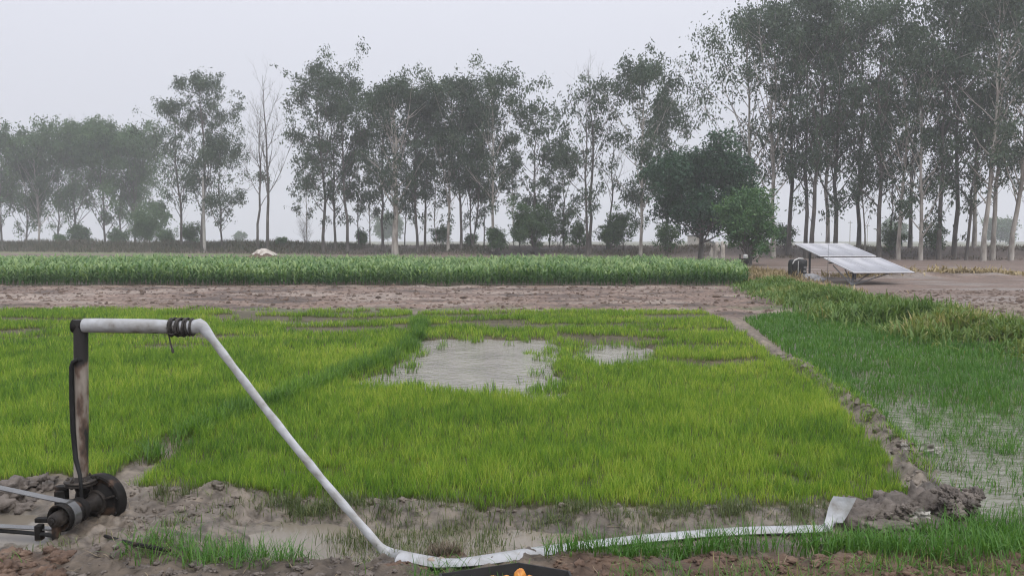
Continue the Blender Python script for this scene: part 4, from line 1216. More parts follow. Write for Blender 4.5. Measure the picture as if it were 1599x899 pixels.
for k in range(6):
    an = k * math.pi / 3 + 0.3
    q = NECK + V3(math.cos(an) * 0.094, math.sin(an) * 0.094, 0)
    bo = MB()
    bo.lathe(q + V3(0, 0, -0.03), (0, 0, 1), [(0, 0.013), (0.012, 0.013), (0.012, 0.007), (0.05, 0.007), (0.05, 0.014), (0.064, 0.014), (0.064, 0.007), (0.075, 0.006)], 6)
    bo.build('bolt', mudiron, flo, False)
# casing: back plate with raised rim, volute ring, recessed face, hub
cs_ = MB()
cs_.lathe(PC - AX * 0.10, AX, [(0, 0.13), (0, 0.19), (0.015, 0.208), (0.05, 0.214), (0.085, 0.214), (0.10, 0.206), (0.105, 0.19), (0.092, 0.172), (0.085, 0.15), (0.10, 0.118), (0.115, 0.095), (0.118, 0.07), (0.13, 0.05)], 56)
# tangential throat up to the flange
for t_ in (0,):
    q = V3(NECK[0], PC[1] + 0.03, 0)
    cs_.tube([V3(NECK[0], PC[1] + 0.045, PC[2] - 0.02), V3(NECK[0], PC[1] + 0.03, PC[2] + 0.08), NECK + V3(0, 0, -0.012)], [0.075, 0.066, 0.058], 20)
for k in range(10):
    an = k * 2 * math.pi / 10 + 0.2
    q = PC + EXV * math.cos(an) * 0.192 + V3(0, 0, math.sin(an) * 0.192)
    cs_.lathe(q, AX, [(-0.005, 0.011), (0.016, 0.011), (0.018, 0.008)], 6)
cas = cs_.build('casing', iron, pump, True, 30)
rb = MB()
for an in (0.35, 1.9, 3.5, 5.0):
    dv = EXV * math.cos(an) + V3(0, 0, math.sin(an))
    tv = EXV * -math.sin(an) + V3(0, 0, math.cos(an))
    rb.box(PC + dv * 0.12 + AX * 0.012, (0.11, 0.014, 0.03), dv, tv, AX)
rb.lathe(PC + AX * 0.01, AX, [(0, 0.1), (0.012, 0.1), (0.02, 0.09), (0.02, 0.075), (0.05, 0.06), (0.12, 0.052), (0.125, 0.035)], 32)
rb.build('bearing_housing', mudiron, pump, True, 30)
sh = MB()
sh.lathe(PC + AX * 0.10, AX, [(0, 0.024), (0.36, 0.024), (0.365, 0.02)], 16)
sh.build('shaft', mudiron, pump)
pl = MB()
pl.lathe(PC + AX * 0.17, AX, [(0, 0.03), (0, 0.085), (0.01, 0.095), (0.055, 0.095), (0.062, 0.082), (0.075, 0.082), (0.082, 0.104), (0.215, 0.106), (0.225, 0.10), (0.215, 0.086), (0.17, 0.08), (0.17, 0.03)], 40)
pl.build('pulley', iron, pump, True, 30)
hb_ = MB()
hb_.lathe(PC + AX * 0.345, AX, [(0, 0.06), (0.06, 0.058), (0.10, 0.05), (0.112, 0.035), (0.112, 0.018), (0.125, 0.018)], 24)
hb_.build('bearing_cap', mudiron, pump, True, 30)
q = W(97, 790, 6.0)
q2 = PC + AX * 0.42
q3 = W(62, 836, 5.72)
for nm, c_, sz in (('bearing_block', (q[0], q[1], 0.12), (0.085, 0.08, 0.30)), ('block_cap', (q[0] + 0.01, q[1], 0.285), (0.10, 0.06, 0.03)), ('foot', (q2[0], q2[1], 0.03), (0.045, 0.05, 0.20)), ('foot', (q3[0], q3[1], 0.03), (0.05, 0.06, 0.12)), ('base_rail', (q3[0] + 0.06, q3[1] + 0.06, 0.105), (0.24, 0.05, 0.035))):
    fm = MB(); fm.box(c_, sz); fm.build(nm, iron, pump)
# thin black priming tube down the left of the riser
pt = MB()
Y_ = 5.96
pt.tube([W(130, 562, 6.0), W(121, 561, Y_), W(114, 565, Y_), W(111.5, 573, Y_), W(112, 620, Y_), W(114, 670, Y_), W(118, 715, Y_), W(125, 742, 5.9), W(127, 765, 5.89), W(128, 800, 5.9)], [0.016, 0.016, 0.0165, 0.017, 0.019, 0.019, 0.018, 0.014, 0.013, 0.013], 12)
pt.build('priming_tube', rubber, pump)

# drive belt from an engine outside the picture
belt_m = surf_mat('worn_belt', [(0.3, (0.05, 0.05, 0.05)), (0.7, (0.10, 0.10, 0.10))], 6, 5, 0.16, spec=1.0)
def strip(mb, pts, wv, th):
    pts = [np.array(p) for p in pts]
    vs = []
    for i, p in enumerate(pts):
        t = pts[min(i + 1, len(pts) - 1)] - pts[max(i - 1, 0)]
        t /= np.linalg.norm(t)
        nrm = np.cross(t, wv); nrm /= np.linalg.norm(nrm)
        for sx_, sy_ in ((-1, -1), (1, -1), (1, 1), (-1, 1)):
            vs.append(p + np.array(wv) * sx_ + nrm * th * sy_)
    fs = []
    for i in range(len(pts) - 1):
        for k in range(4):
            fs.append((i * 4 + k, i * 4 + (k + 1) % 4, i * 4 + 4 + (k + 1) % 4, i * 4 + 4 + k))
    fs += [(3, 2, 1, 0), tuple((len(pts) - 1) * 4 + k for k in range(4))]
    mb.add(vs, fs)
b = MB()
bc = PC + AX * 0.32
WV = AX * 0.034
LX = -EXV * 0.985 + AX * 0.17
upv = V3(0, 0, 1)
pts = []
far = bc + LX * 2.6
pts.append(far + upv * 0.62)
pts.append(bc + LX * 0.03 + upv * 0.111)
for k in range(0, 13):
    an = math.pi / 2 - k * math.pi / 12
    pts.append(bc + EXV * math.cos(an) * 0.110 + upv * math.sin(an) * 0.110)
pts.append(bc + LX * 0.03 - upv * 0.109)
pts.append(far + upv * (-0.02))
strip(b, pts, WV, 0.004)
bo = b.build('drive_belt', belt_m, None, True, 40)
tag(bo, 'long flat grey drive belt running from the pump pulley out of the left side', 'belt')

# ------------------------------------------------------------------ lay-flat hose
def sweep(mb, secs, n=18, closed_ends=True):
    vs = []
    m = len(secs)
    P = [np.array(s[0], float) for s in secs]
    for i, (p, a, bb_, side, *jit) in enumerate(secs):
        t = P[min(i + 1, m - 1)] - P[max(i - 1, 0)]
        t /= np.linalg.norm(t)
        s_ = np.array(side, float); s_ = s_ if jit else s_ - t * s_.dot(t); s_ /= np.linalg.norm(s_)
        nn = np.cross(t, s_); nn /= np.linalg.norm(nn)
        for k in range(n):
            an = 2 * math.pi * k / n
            c_, q_ = math.cos(an), math.sin(an)
            fl_ = 0.0 if bb_ > 0.8 * a else 0.75                  # a flattened hose has two flat faces and sharp creased edges
            vs.append(P[i] + s_ * c_ * a + nn * q_ * abs(q_) ** fl_ * bb_ * (1 + 0.0 * fl_))
    fs = []
    for i in range(m - 1):
        for k in range(n):
            k2 = (k + 1) % n
            fs.append((i * n + k, i * n + k2, (i + 1) * n + k2, (i + 1) * n + k))
    if closed_ends:
        fs.append(tuple(range(n - 1, -1, -1))); fs.append(tuple((m - 1) * n + k for k in range(n)))
    mb.add(vs, fs)

def gp(px, py, up):
    q = G(px, py, 0.02)
    for _ in range(3):
        q = G(px, py, hz(q[0], q[1]) + up)
    return q
rr_ = np.random.default_rng(42)
secs = []
up3 = (0, 0, 1)
for px, py, r_ in ((131, 508, .0535), (133, 508, .056), (160, 508, .0565), (200, 508.5, .0555), (225, 509, .057), (245, 509, .0545), (258, 510, .055), (265, 510.5, .0525), (285, 511, .0522), (300, 511, .0525), (305, 510, .056)):
    secs.append((W(px, py, 6.0), r_, r_, up3))
a0 = W(312, 507, 6.0); a1 = W(606, 866, 5.48)
secs.append((W(312, 508, 6.0), .056, .046, up3))
secs.append((W(317, 511, 5.995), .050, .026, (0.5, 0, 0.85)))
secs.append((W(322, 517, 5.985), .043, .014, (0.8, 0, 0.6)))
p_ = W(332, 530, 5.975); q_ = W(592, 852, 5.52)
for k in range(16):
    t = k / 15
    c = p_ * (1 - t) + q_ * t + V3(0, 0, -0.035 * math.sin(math.pi * t))
    secs.append((c, 0.031 + 0.003 * math.sin(k * 2.3), 0.012 + 0.006 * t + 0.003 * math.sin(k * 1.7), (0.85, 0.05, 0.55)))
secs.append((W(600, 860, 5.50), .042, .022, (0.8, 0.1, 0.6)))
secs.append((W(610, 866, 5.485), .05, .03, (0.3, 0.8, 0.6)))
for px, py, a, bb_ in ((628, 869, .062, .046), (645, 871, .066, .05), (668, 876, .064, .048), (690, 879, .06, .04), (715, 878, .06, .04), (745, 875, .062, .04), (800, 867, .066, .036), (850, 859, .066, .034), (900, 852, .064, .036), (950, 846, .066, .034), (1000, 841, .064, .036), (1050, 836.5, .066, .034), (1100, 832, .063, .036), (1150, 829, .066, .034), (1200, 827, .064, .036), (1250, 825.5, .066, .033), (1285, 824, .066, .03), (1298, 822, .07, .024)):
    secs.append((gp(px, py, 0.030), a, 0.70 * bb_ * (1 + 0.1 * rr_.normal()), (0.1, 1, 0)))
e0 = secs[-1][0]
for dx, dy, dz, a, bb_, sz_ in ((0.025, 0.02, 0.025, 0.068, 0.018, 0.0), (0.055, 0.04, 0.065, 0.078, 0.013, 0.05), (0.085, 0.06, 0.115, 0.088, 0.017, 0.08), (0.115, 0.08, 0.165, 0.092, 0.013, 0.02), (0.14, 0.09, 0.205, 0.088, 0.026, -0.06)):
    secs.append((e0 + V3(dx, dy, dz), a, bb_, (1, -0.1, sz_), 1))
b = MB(); sweep(b, secs, 20)
ho = b.build('layflat_hose', plastic, None, True, 50)
tag(ho, 'long white layflat hose running from the pump pipe down to the ditch edge', 'hose')

# rope round the hose
rope_m = surf_mat('dark_rope', [(0.35, (0.02, 0.018, 0.016)), (0.6, (0.05, 0.044, 0.04)), (0.8, (0.12, 0.105, 0.09))], 40, 5, 0.85, bump=0.6, bscale=160, bdist=0.003)
b = MB()
pts = []
turns = 7
c0 = W(264, 510.5, 6.0); c1 = W(303, 511, 6.0)
for k in range(turns * 16 + 1):
    t = k / (turns * 16)
    an = 2 * math.pi * turns * t
    c = c0 * (1 - t) + c1 * t
    rr0 = 0.062 + 0.004 * math.sin(t * 23) + (0.005 if 0.35 < t < 0.6 else 0)
    pts.append(c + V3(0.008 * math.sin(an * 0.5 + 1), math.cos(an) * rr0, math.sin(an) * rr0))
b.tube(pts, 0.0095, 7)
pts = []
for k in range(3 * 16 + 1):
    t = k / 48; an = -2 * math.pi * 3 * t + 1
    c = c0 * (1 - t) * 1.0 + (c0 * 0.25 + c1 * 0.75) * t
    pts.append(c + V3(0, math.cos(an) * 0.078, math.sin(an) * 0.072))
b.tube(pts, 0.008, 6)
# loose loop and hanging end
b.tube([W(266, 500, 5.93), W(263, 512, 5.92), W(261, 520, 5.92), W(268, 522, 5.92), W(275, 520, 5.92), W(270, 508, 5.92)], 0.006, 6)
b.tube([W(263, 515, 5.93), W(264, 525, 5.93), W(266, 535, 5.93), W(269, 545, 5.93)], 0.006, 6)
b.tube([W(268.5, 543, 5.93), W(269.5, 547, 5.93), W(270.5, 551, 5.93)], [0.006, 0.012, 0.009], 8)
ro_ = b.build('rope', rope_m, None, True, 60)
tag(ro_, 'dark rope wound many times round the hose, loose end hanging', 'rope')

# bent black rod on the mud and a thin pipe along the ground
b = MB()
pts = [gp(164, 836, 0.03), gp(185, 843, 0.03), gp(210, 849, 0.03), gp(240, 854, 0.03), gp(266, 859, 0.03)]
b.tube(pts, [0.012, 0.014, 0.014, 0.015, 0.013], 8)
tag(b.build('iron_rod', iron, None), 'black iron rod lying on the mud right of the pump', 'rod')
b = MB()
pts = [W(-60, 824, 5.78), W(0, 828, 5.75), W(40, 831, 5.72), W(72, 834, 5.70), W(84, 836, 5.69)]
b.tube(pts, 0.016, 8)
tag(b.build('suction_pipe', rubber, None), 'thin black pipe lying on the mud left of the pump', 'pipe')

# ------------------------------------------------------------------ mud heap, clods, litter
mud_dark = surf_mat('dark_mud', [(0.3, (0.055, 0.045, 0.037)), (0.5, (0.115, 0.095, 0.08)), (0.75, (0.20, 0.17, 0.145))], 7, 7, 0.55, 0, 0.9, 26, bdist=0.02, rough2=0.85)
mud_pale = surf_mat('pale_mud', [(0.3, (0.085, 0.07, 0.056)), (0.55, (0.165, 0.137, 0.11)), (0.75, (0.235, 0.198, 0.16))], 6, 7, 0.55, 0, 0.9, 24, bdist=0.02, rough2=0.8)
earth = surf_mat('brown_earth', [(0.3, (0.06, 0.036, 0.025)), (0.55, (0.13, 0.082, 0.056)), (0.8, (0.21, 0.145, 0.105))], 8, 7, 0.9, 0, 0.9, 30, bdist=0.02)
it = []
r = np.random.default_rng(77)
for px, py, sx_, sy_, sz_ in ((1345, 812, .20, .12, .12), (1375, 808, .22, .14, .16), (1410, 806, .22, .13, .17), (1440, 806, .18, .12, .18), (1462, 803, .13, .1, .15), (1485, 800, .13, .11, .19), (1500, 806, .11, .1, .13), (1515, 806, .09, .1, .08), (1325, 806, .10, .12, .13), (1395, 822, .22, .1, .06), (1450, 820, .2, .1, .07)):
    q = G(px, py + 6)
    it.append(((q[0], q[1] + 0.06, 0.0), (sx_, sy_, sz_), int(px), 0.5))
for k in range(130):
    px = r.uniform(1320, 1525); q = G(px, r.uniform(795, 822))
    s_ = r.uniform(.01, .04)
    it.append(((q[0], q[1], r.uniform(0.0, 0.2) * (1 - abs(px - 1440) / 130) + (0.08 if px > 1450 else 0)), (s_ * 1.3, s_, s_), k + 3, 0.7))
tag(lumps_mesh('mud_heap', it, mud_dark, src=ICO3), 'heap of dark wet mud beside the open end of the hose', 'mud heap')
def clods(name, poly, n, smin, smax, mat, label, seed, zo=0.4, src=ICO2):
    r = np.random.default_rng(seed)
    x0, y0 = poly.min(0); x1, y1 = poly.max(0)
    frac = max(0.02, np.mean(inside(r.uniform(x0, x1, 4000), r.uniform(y0, y1, 4000), poly)))
    m = int(n / frac)
    x, y = r.uniform(x0, x1, m), r.uniform(y0, y1, m)
    k = inside(x, y, poly); x, y = x[k], y[k]; m = len(x)
    s_ = smin * (smax / smin) ** (r.uniform(0, 1, m) ** 2)
    P = np.stack([x, y, height(x, y) + s_ * zo * r.uniform(-1, 0.6, m)], 1)
    S = np.stack([s_ * r.uniform(.8, 1.6, m), s_ * r.uniform(.7, 1.2, m), s_ * r.uniform(.5, .9, m)], 1)
    o = many_lumps(name, P, S, mat, 0.6, src, seed)
    return tag(o, label, None, None, 'stuff')
clods('mud_clods', GP([(-60, 765), (95, 757), (100, 770), (60, 790), (-60, 792)]), 50, .02, .10, mud_dark, 'dark mud clods along the bund behind the pump', 1)
clods('mud_clods', GP([(190, 770), (350, 766), (600, 782), (1000, 798), (1330, 796), (1330, 806), (1000, 806), (600, 796), (380, 790), (330, 830), (240, 858), (200, 850)]), 420, .006, .038, mud_pale, 'pale mud clods on the bund in front of the seedling bed', 2)
clods('mud_clods', GP([(1300, 607), (1345, 640), (1385, 668), (1425, 712), (1450, 775), (1420, 772), (1400, 712), (1365, 668)]), 90, .01, .055, mud_pale, 'pale mud lumps along the right bund', 3)
clods('mud_clods', GP([(1220, 550), (1300, 607), (1310, 615), (1225, 562)]), 30, .03, .08, mud_pale, 'pale mud lumps at the far part of the right bund', 9)
clods('earth_clods', GP([(860, 884), (1000, 880), (1100, 872), (1300, 880), (1480, 893), (1700, 905), (1700, 935), (860, 935)]), 520, .008, .036, earth, 'brown earth clods along the near edge', 4)
clods('earth_clods', GP([(-40, 870), (100, 866), (120, 890), (110, 930), (-60, 930)]), 60, .015, .07, earth, 'big brown earth clods in the near left corner', 5)
clods('earth_clods', GP([(640, 882), (720, 878), (735, 895), (600, 910)]), 44, .012, .045, earth, 'brown earth clods beside the kink of the hose', 6)
clods('earth_clods', GP([(110, 880), (300, 880), (600, 890), (700, 930), (100, 930)]), 260, .007, .032, mud_dark, 'dark mud clods along the near edge left of the hose', 7)
till_m = surf_mat('tilled_earth', [(0.3, (0.06, 0.041, 0.031)), (0.55, (0.13, 0.09, 0.067)), (0.8, (0.20, 0.15, 0.118))], 1.5, 6, 0.85, 0, 0.6, 10)
clods('field_clods', GP([(-60, 447), (1180, 447), (1215, 463), (1255, 485), (1140, 495), (1090, 486), (640, 485), (-60, 484)]), 3200, .02, .085, till_m, 'brown clods of the tilled strip', 11, src=ICO1)
clods('field_clods', GP([(1340, 462), (1440, 452), (1640, 452), (1660, 520), (1599, 512), (1480, 490)]), 900, .02, .08, till_m, 'brown clods of the right field', 12, src=ICO1)
stone = surf_mat('pale_stone', [(0.3, (0.24, 0.19, 0.15)), (0.7, (0.42, 0.35, 0.29))], 9, 4, 0.8)
for k, (px, py, s_, lab) in enumerate(((676, 876, .026, 'pale pink broken brick lump left on the hose kink mud'), (690, 873, .02, 'small pale brick lump right of the bigger pink one'))):
    q = gp(px, py, 0.05)
    o = lumps_mesh('brick_lump', [(q, (s_ * 1.5, s_, s_ * .8), 40 + k, .4)], stone)
    tag(o, lab, 'stone')
scrap_m = surf_mat('dirty_plastic', [(0.3, (0.22, 0.20, 0.165)), (0.7, (0.48, 0.46, 0.41))], 14, 4, 0.5, trans=0.2)
def scrap(px, py, up, wd, ht, seed, label):
    r = np.random.default_rng(seed)
    q = gp(px, py, up) if up < 0.2 else G(px, py, up)
    n, m = 14, 9
    gx, gz = np.meshgrid(np.linspace(-.5, .5, n), np.linspace(0, 1, m), indexing='ij')
    wob = fbm(gx * 5 + seed, gz * 4, seed, 3)
    ed = 1 + 0.5 * fbm(gx * 6, gz * 6 + seed, seed + 3, 2)
    X = q[0] + gx * wd * ed; Z = q[2] + gz * ht * ed * (0.6 + 0.5 * np.cos(gx * 3)); Yv = q[1] - 0.03 + gz * ht * 0.5 + wob * 0.05
    V = np.stack([X, Yv, Z], -1).reshape(-1, 3)
    i = np.arange(n * m).reshape(n, m)
    F = np.stack([i[:-1, :-1], i[1:, :-1], i[1:, 1:], i[:-1, 1:]], -1).reshape(-1, 4)
    V2 = V + np.array([0, 0.004, 0.001])
    o = mesh_np('plastic_scrap', np.concatenate([V, V2]), np.concatenate([F, F[:, ::-1] + n * m]), None, scrap_m, smooth=True)
    return tag(o, label, 'litter')
q = G(1437, 808, 0.06); 
scrap(1438, 806, 0.21, .11, .05, 3, 'crumpled pale plastic scrap stuck on the dark mud heap')
scrap(1446, 706, 0.03, .28, .07, 4, 'white foamy plastic scrap caught by the right bund')
scrap(1412, 700, 0.08, .08, .06, 6, 'small yellowish plastic scrap on top of the right bund')

# bits of straw and dead roots trodden into the near mud
r = np.random.default_rng(333)
LP = GP([(-60, 775), (330, 780), (600, 800), (1000, 812), (1330, 806), (1500, 830), (1700, 900), (1700, 930), (-60, 930), (-60, 800)])
x, y, r = scatter(LP, 75, 334)
n = len(x)
th = r.uniform(1.35, 1.62, n)
part = blade_arrays(np.stack([x, y, height(x, y) + 0.006], 1), r.uniform(0.04, 0.2, n), r.uniform(0.003, 0.007, n), r.uniform(0, 6.28, n), [th, th + r.normal(0, .15, n), th + r.normal(0, .25, n)], r.uniform(0, 1, n))
litter_m = leaf_mat('dead_straw', [(0.0, (0.05, 0.04, 0.03)), (0.6, (0.13, 0.10, 0.065)), (1.0, (0.30, 0.24, 0.15))], 0.1, 0.7)
tag(blade_obj('straw_litter', [part], litter_m), 'bits of straw and dead roots lying on the near mud', None, None, 'stuff')
x, y, r2 = tufts(GP([(676, 876), (705, 874), (712, 886), (672, 888)]), 7, 335, 40, 0.035)
n = len(x); th = np.abs(r2.normal(0.4, 0.4, n))
part = blade_arrays(np.stack([x, y, height(x, y) + 0.01], 1), r2.uniform(0.06, 0.16, n), r2.uniform(0.003, 0.006, n), r2.uniform(0, 6.28, n), [th, th + .4, th + .9], r2.uniform(0.1, 0.7, n))
o = blade_obj('root_clump', [part], litter_m)
tag(o, 'clump of dead roots lying across the kink of the white hose', 'roots')

# ------------------------------------------------------------------ black tray with orange fruit at the bottom edge
black = surf_mat('black_plastic', [(0.3, (0.006, 0.006, 0.006)), (0.7, (0.014, 0.013, 0.013))], 9, 3, 0.6)
rim = [W(810, 882.5, 4.90), W(890, 896, 4.77), W(905, 925, 4.45), W(690, 925, 4.45), W(686, 899, 4.73)]
zr = 0.148
rim = [V3(p[0], p[1], zr) for p in rim]
cen = sum(rim) / len(rim)
tr = MB()
outer = rim; inner = [p * 0.965 + cen * 0.035 for p in rim]
bot_o = [V3(*(p * 0.86 + cen * 0.14)[:2], 0.03) for p in rim]
bot_i = [V3(*(p * 0.83 + cen * 0.17)[:2], 0.045) for p in rim]
n = len(rim)
vs = outer + inner + bot_o + bot_i
fs = []
for k in range(n):
    k2 = (k + 1) % n
    fs += [(k, k2, n + k2, n + k), (k2, k, 2 * n + k, 2 * n + k2), (n + k, n + k2, 3 * n + k2, 3 * n + k)]
fs += [tuple(2 * n + k for k in range(n)), tuple(3 * n + k for k in range(n - 1, -1, -1))]
tr.add(vs, fs)
tag(tr.build('tray', black, None, False), 'black open tray with a peaked rim at the bottom edge', 'tray')
orange = surf_mat('orange_skin', [(0.3, (0.34, 0.10, 0.015)), (0.5, (0.62, 0.26, 0.03)), (0.75, (0.75, 0.42, 0.07))], 12, 5, 0.4, 0, 0.2, 60, bdist=0.003)
for k, (px, py, Yd, s_, lab) in enumerate(((812, 901, 4.66, (.040, .042, .052), 'largest orange fruit, in the middle of the black tray'), (770, 908, 4.62, (.045, .04, .035), 'yellow orange fruit at the left in the black tray'), (791, 906, 4.68, (.030, .03, .032), 'small brownish orange fruit between the two bigger ones'), (828, 906, 4.64, (.03, .03, .034), 'orange fruit tucked at the right of the largest one'))):
    q = W(px, py, Yd)
    o = lumps_mesh('orange_fruit', [(q, s_, 70 + k, 0.14)], orange, src=ICO3)
    tag(o, lab, 'fruit', 'orange fruit in the black tray')

# ------------------------------------------------------------------ solar panels
steel = surf_mat('galvanised_steel', [(0.3, (0.16, 0.16, 0.165)), (0.7, (0.30, 0.30, 0.31))], 5, 4, 0.5, 0.5)
darksteel = surf_mat('dark_steel', [(0.3, (0.04, 0.04, 0.043)), (0.7, (0.09, 0.09, 0.095))], 5, 4, 0.55, 0.3)
cell, nd, lk = new_mat('solar_glass')
tc = N(nd, 'ShaderNodeTexCoord')
br_ = N(nd, 'ShaderNodeTexBrick'); br_.offset = 0.0
br_.inputs['Color1'].default_value = (0.35, 0.352, 0.375, 1); br_.inputs['Color2'].default_value = (0.36, 0.362, 0.385, 1); br_.inputs['Mortar'].default_value = (0.365, 0.367, 0.39, 1)  # pale cell colour stands in for the sky reflected in the glass
br_.inputs['Scale'].default_value = 1.0; br_.inputs['Mortar Size'].default_value = 0.004; br_.inputs['Brick Width'].default_value = 0.156; br_.inputs['Row Height'].default_value = 0.156
at = N(nd, 'ShaderNodeAttribute', attribute_name='panel_uv')
lk.new(at.outputs['Color'], br_.inputs['Vector'])
p = N(nd, 'ShaderNodeBsdfPrincipled'); p.inputs['Roughness'].default_value = 0.5; p.inputs['Coat Weight'].default_value = 0.4; p.inputs['Coat Roughness'].default_value = 0.4
p.inputs['Specular IOR Level'].default_value = 0.8
lk.new(br_.outputs[0], p.inputs['Base Color'])
o_ = N(nd, 'ShaderNodeOutputMaterial'); lk.new(p.outputs[0], o_.inputs[0])
frame_m = surf_mat('aluminium_frame', [(0.3, (0.55, 0.55, 0.57)), (0.7, (0.68, 0.68, 0.70))], 5, 3, 0.4, 0.6)
PA = W(1240, 380.5, 44.5); PD = W(1333.5, 426, 38.0)
dn = PD - PA; Ltot = np.linalg.norm(dn); dn = dn / Ltot
uu = np.cross(V3(0, 0, 1), dn); uu[2] = 0; uu /= np.linalg.norm(uu)
if uu[0] < 0: uu = -uu
nn_ = np.cross(uu, dn)
if nn_[2] < 0: nn_ = -nn_
WID = 3.18
base = G(1330, 446)
sp = empty('solar_array', (base[0], base[1], hz(base[0], base[1])))
tag(sp, 'tilted pair of pale solar panel rows on braced steel posts beside the weed bank', 'solar panels')
def panel_row(s0, s1, lift):
    o0 = PA + dn * s0 + nn_ * lift
    L = s1 - s0
    fr = MB()
    th = 0.05; fw = 0.06
    for (c, sz) in ((o0 + uu * WID / 2 + dn * fw / 2, (WID, fw, th)), (o0 + uu * WID / 2 + dn * (L - fw / 2), (WID, fw, th))):
        fr.box(c, sz, uu, dn, nn_)
    for q in (fw / 2, WID - fw / 2):
        fr.box(o0 + uu * q + dn * L / 2, (fw, L - 2 * fw, th), uu, dn, nn_)
    ncol = 3
    for k in (1, 2):
        fr.box(o0 + uu * WID * k / ncol + dn * L / 2, (0.03, L - 2 * fw, th * 0.9), uu, dn, nn_)
    pr = fr.build('panel_frame', frame_m, sp, False)
    for k in range(ncol):
        a, c = WID * k / ncol + (fw if k == 0 else 0.015), WID * (k + 1) / ncol - (fw if k == 2 else 0.015)
        vs = [o0 + uu * a + dn * fw, o0 + uu * c + dn * fw, o0 + uu * c + dn * (L - fw), o0 + uu * a + dn * (L - fw)]
        vs = [v + nn_ * 0.012 for v in vs] + [v - nn_ * 0.012 for v in vs]
        uvs = [(a, fw), (c, fw), (c, L - fw), (a, L - fw)] * 2
        mesh_np('solar_panel', vs, [(0, 1, 2, 3) if np.dot(np.cross(vs[1] - vs[0], vs[2] - vs[0]), nn_) > 0 else (3, 2, 1, 0), (4, 7, 6, 5), (0, 4, 5, 1), (1, 5, 6, 2), (2, 6, 7, 3), (3, 7, 4, 0)], None, cell, pr, {'panel_uv': ('FLOAT_COLOR', [(x_, y_, 0, 1) for x_, y_ in uvs])})
panel_row(0.0, Ltot * 0.475, 0.0)
panel_row(Ltot * 0.53, Ltot, 0.0)
st = MB()
for q in (0.5, WID - 0.5):
    st.box(PA + uu * q + dn * Ltot / 2 - nn_ * 0.08, (0.08, Ltot * 0.96, 0.08), uu, dn, nn_)
for q in (0.08, 0.4, 0.6, 0.92):
    st.box(PA + uu * WID / 2 + dn * Ltot * q - nn_ * 0.155, (WID * 0.96, 0.06, 0.06), uu, dn, nn_)
st.build('rail', steel, sp, False)
# low post with fanning braces
pb = V3(base[0], base[1], hz(base[0], base[1]) - 0.1)
topc = PA + uu * 0.6 + dn * Ltot * 0.84 - nn_ * 0.19
ps = MB(); ps.tube([pb, topc], 0.055, 10); ps.build('post', darksteel, sp)
for (q, s_) in ((0.12, 0.66), (0.35, 0.78), (1.5, 0.86), (2.3, 0.9)):
    bx = MB(); bx.tube([pb + V3(0, 0, 0.12), PA + uu * q + dn * Ltot * s_ - nn_ * 0.19], 0.028, 8); bx.build('brace', darksteel, sp)
pl2 = PA + uu * 0.1 + dn * Ltot * 0.27 - nn_ * 0.12
ps = MB(); gb = W(1266.5, 428, pl2[1]); ps.tube([V3(pl2[0], pl2[1], hz(pl2[0], pl2[1]) - 0.1), V3(*pl2)], 0.06, 10); ps.build('post', darksteel, sp)
pl3 = PA + uu * (WID - 0.5) + dn * Ltot * 0.3 - nn_ * 0.12
ps = MB(); ps.tube([V3(pl3[0], pl3[1], hz(pl3[0], pl3[1]) - 0.1), V3(*pl3)], 0.05, 10); ps.build('post', darksteel, sp)

# black covered control cabinet and grey sack heap left of the panels
tarp = surf_mat('black_tarp', [(0.3, (0.004, 0.004, 0.005)), (0.7, (0.012, 0.012, 0.013))], 6, 4, 0.6, 0, 0.6, 12, bdist=0.03)
pale_tarp = surf_mat('pale_tarp', [(0.3, (0.45, 0.45, 0.44)), (0.7, (0.68, 0.68, 0.66))], 6, 4, 0.6)
q = G(1246, 437); q = V3(q[0], 41.5, hz((1246 - CX) / FPX * 41.5, 41.5)); q[0] = (1246 - CX) / FPX * 41.5
cab = empty('control_cabinet', q)
tag(cab, 'upright cabinet under black sheeting left of the solar panels', 'cabinet')
c = MB()
prof = [(0.0, .40), (0.3, .42), (0.6, .40), (0.95, .41), (1.16, .39), (1.22, .33), (1.24, .08)]
vs = []; ns = 20
for h_, rr0 in prof:
    for k in range(ns):
        an = 2 * math.pi * k / ns
        wv_ = 1 + 0.12 * math.sin(an * 5 + h_ * 2) + 0.05 * math.sin(an * 11)
        ce, se = math.cos(an), math.sin(an)
        vs.append(q + V3(math.copysign(abs(ce) ** 0.4, ce) * rr0 * wv_, math.copysign(abs(se) ** 0.4, se) * rr0 * 0.8 * wv_, h_ - 0.05))
fs = [(i * ns + k, i * ns + (k + 1) % ns, (i + 1) * ns + (k + 1) % ns, (i + 1) * ns + k) for i in range(len(prof) - 1) for k in range(ns)]
fs.append(tuple((len(prof) - 1) * ns + k for k in range(ns)))
c.add(vs, fs); c.build('sheeting', tarp, cab, True, 60)
c = MB()
c.tube([q + V3(-.40, -.30, .95), q + V3(-.30, -.30, 1.14), q + V3(-.05, -.25, 1.24), q + V3(.2, -.22, 1.22)], [.025, .03, .035, .03], 8)
c.tube([q + V3(-.12, -.40, 0.0), q + V3(-.13, -.40, .5), q + V3(-.12, -.37, 1.1)], .015, 6)
c.build('pale_cover', pale_tarp, cab)
for k in range(3):
    c = MB(); c.box(q + V3(.22 + .02 * k, -.36, .35 + .2 * k), (.14, .05, .12)); c.build('switch_box', steel, cab, False)
sk = surf_mat('grey_sack', [(0.3, (0.18, 0.18, 0.185)), (0.7, (0.30, 0.30, 0.31))], 6, 4, 0.8)
xs_ = (1267 - CX) / FPX * 41.0
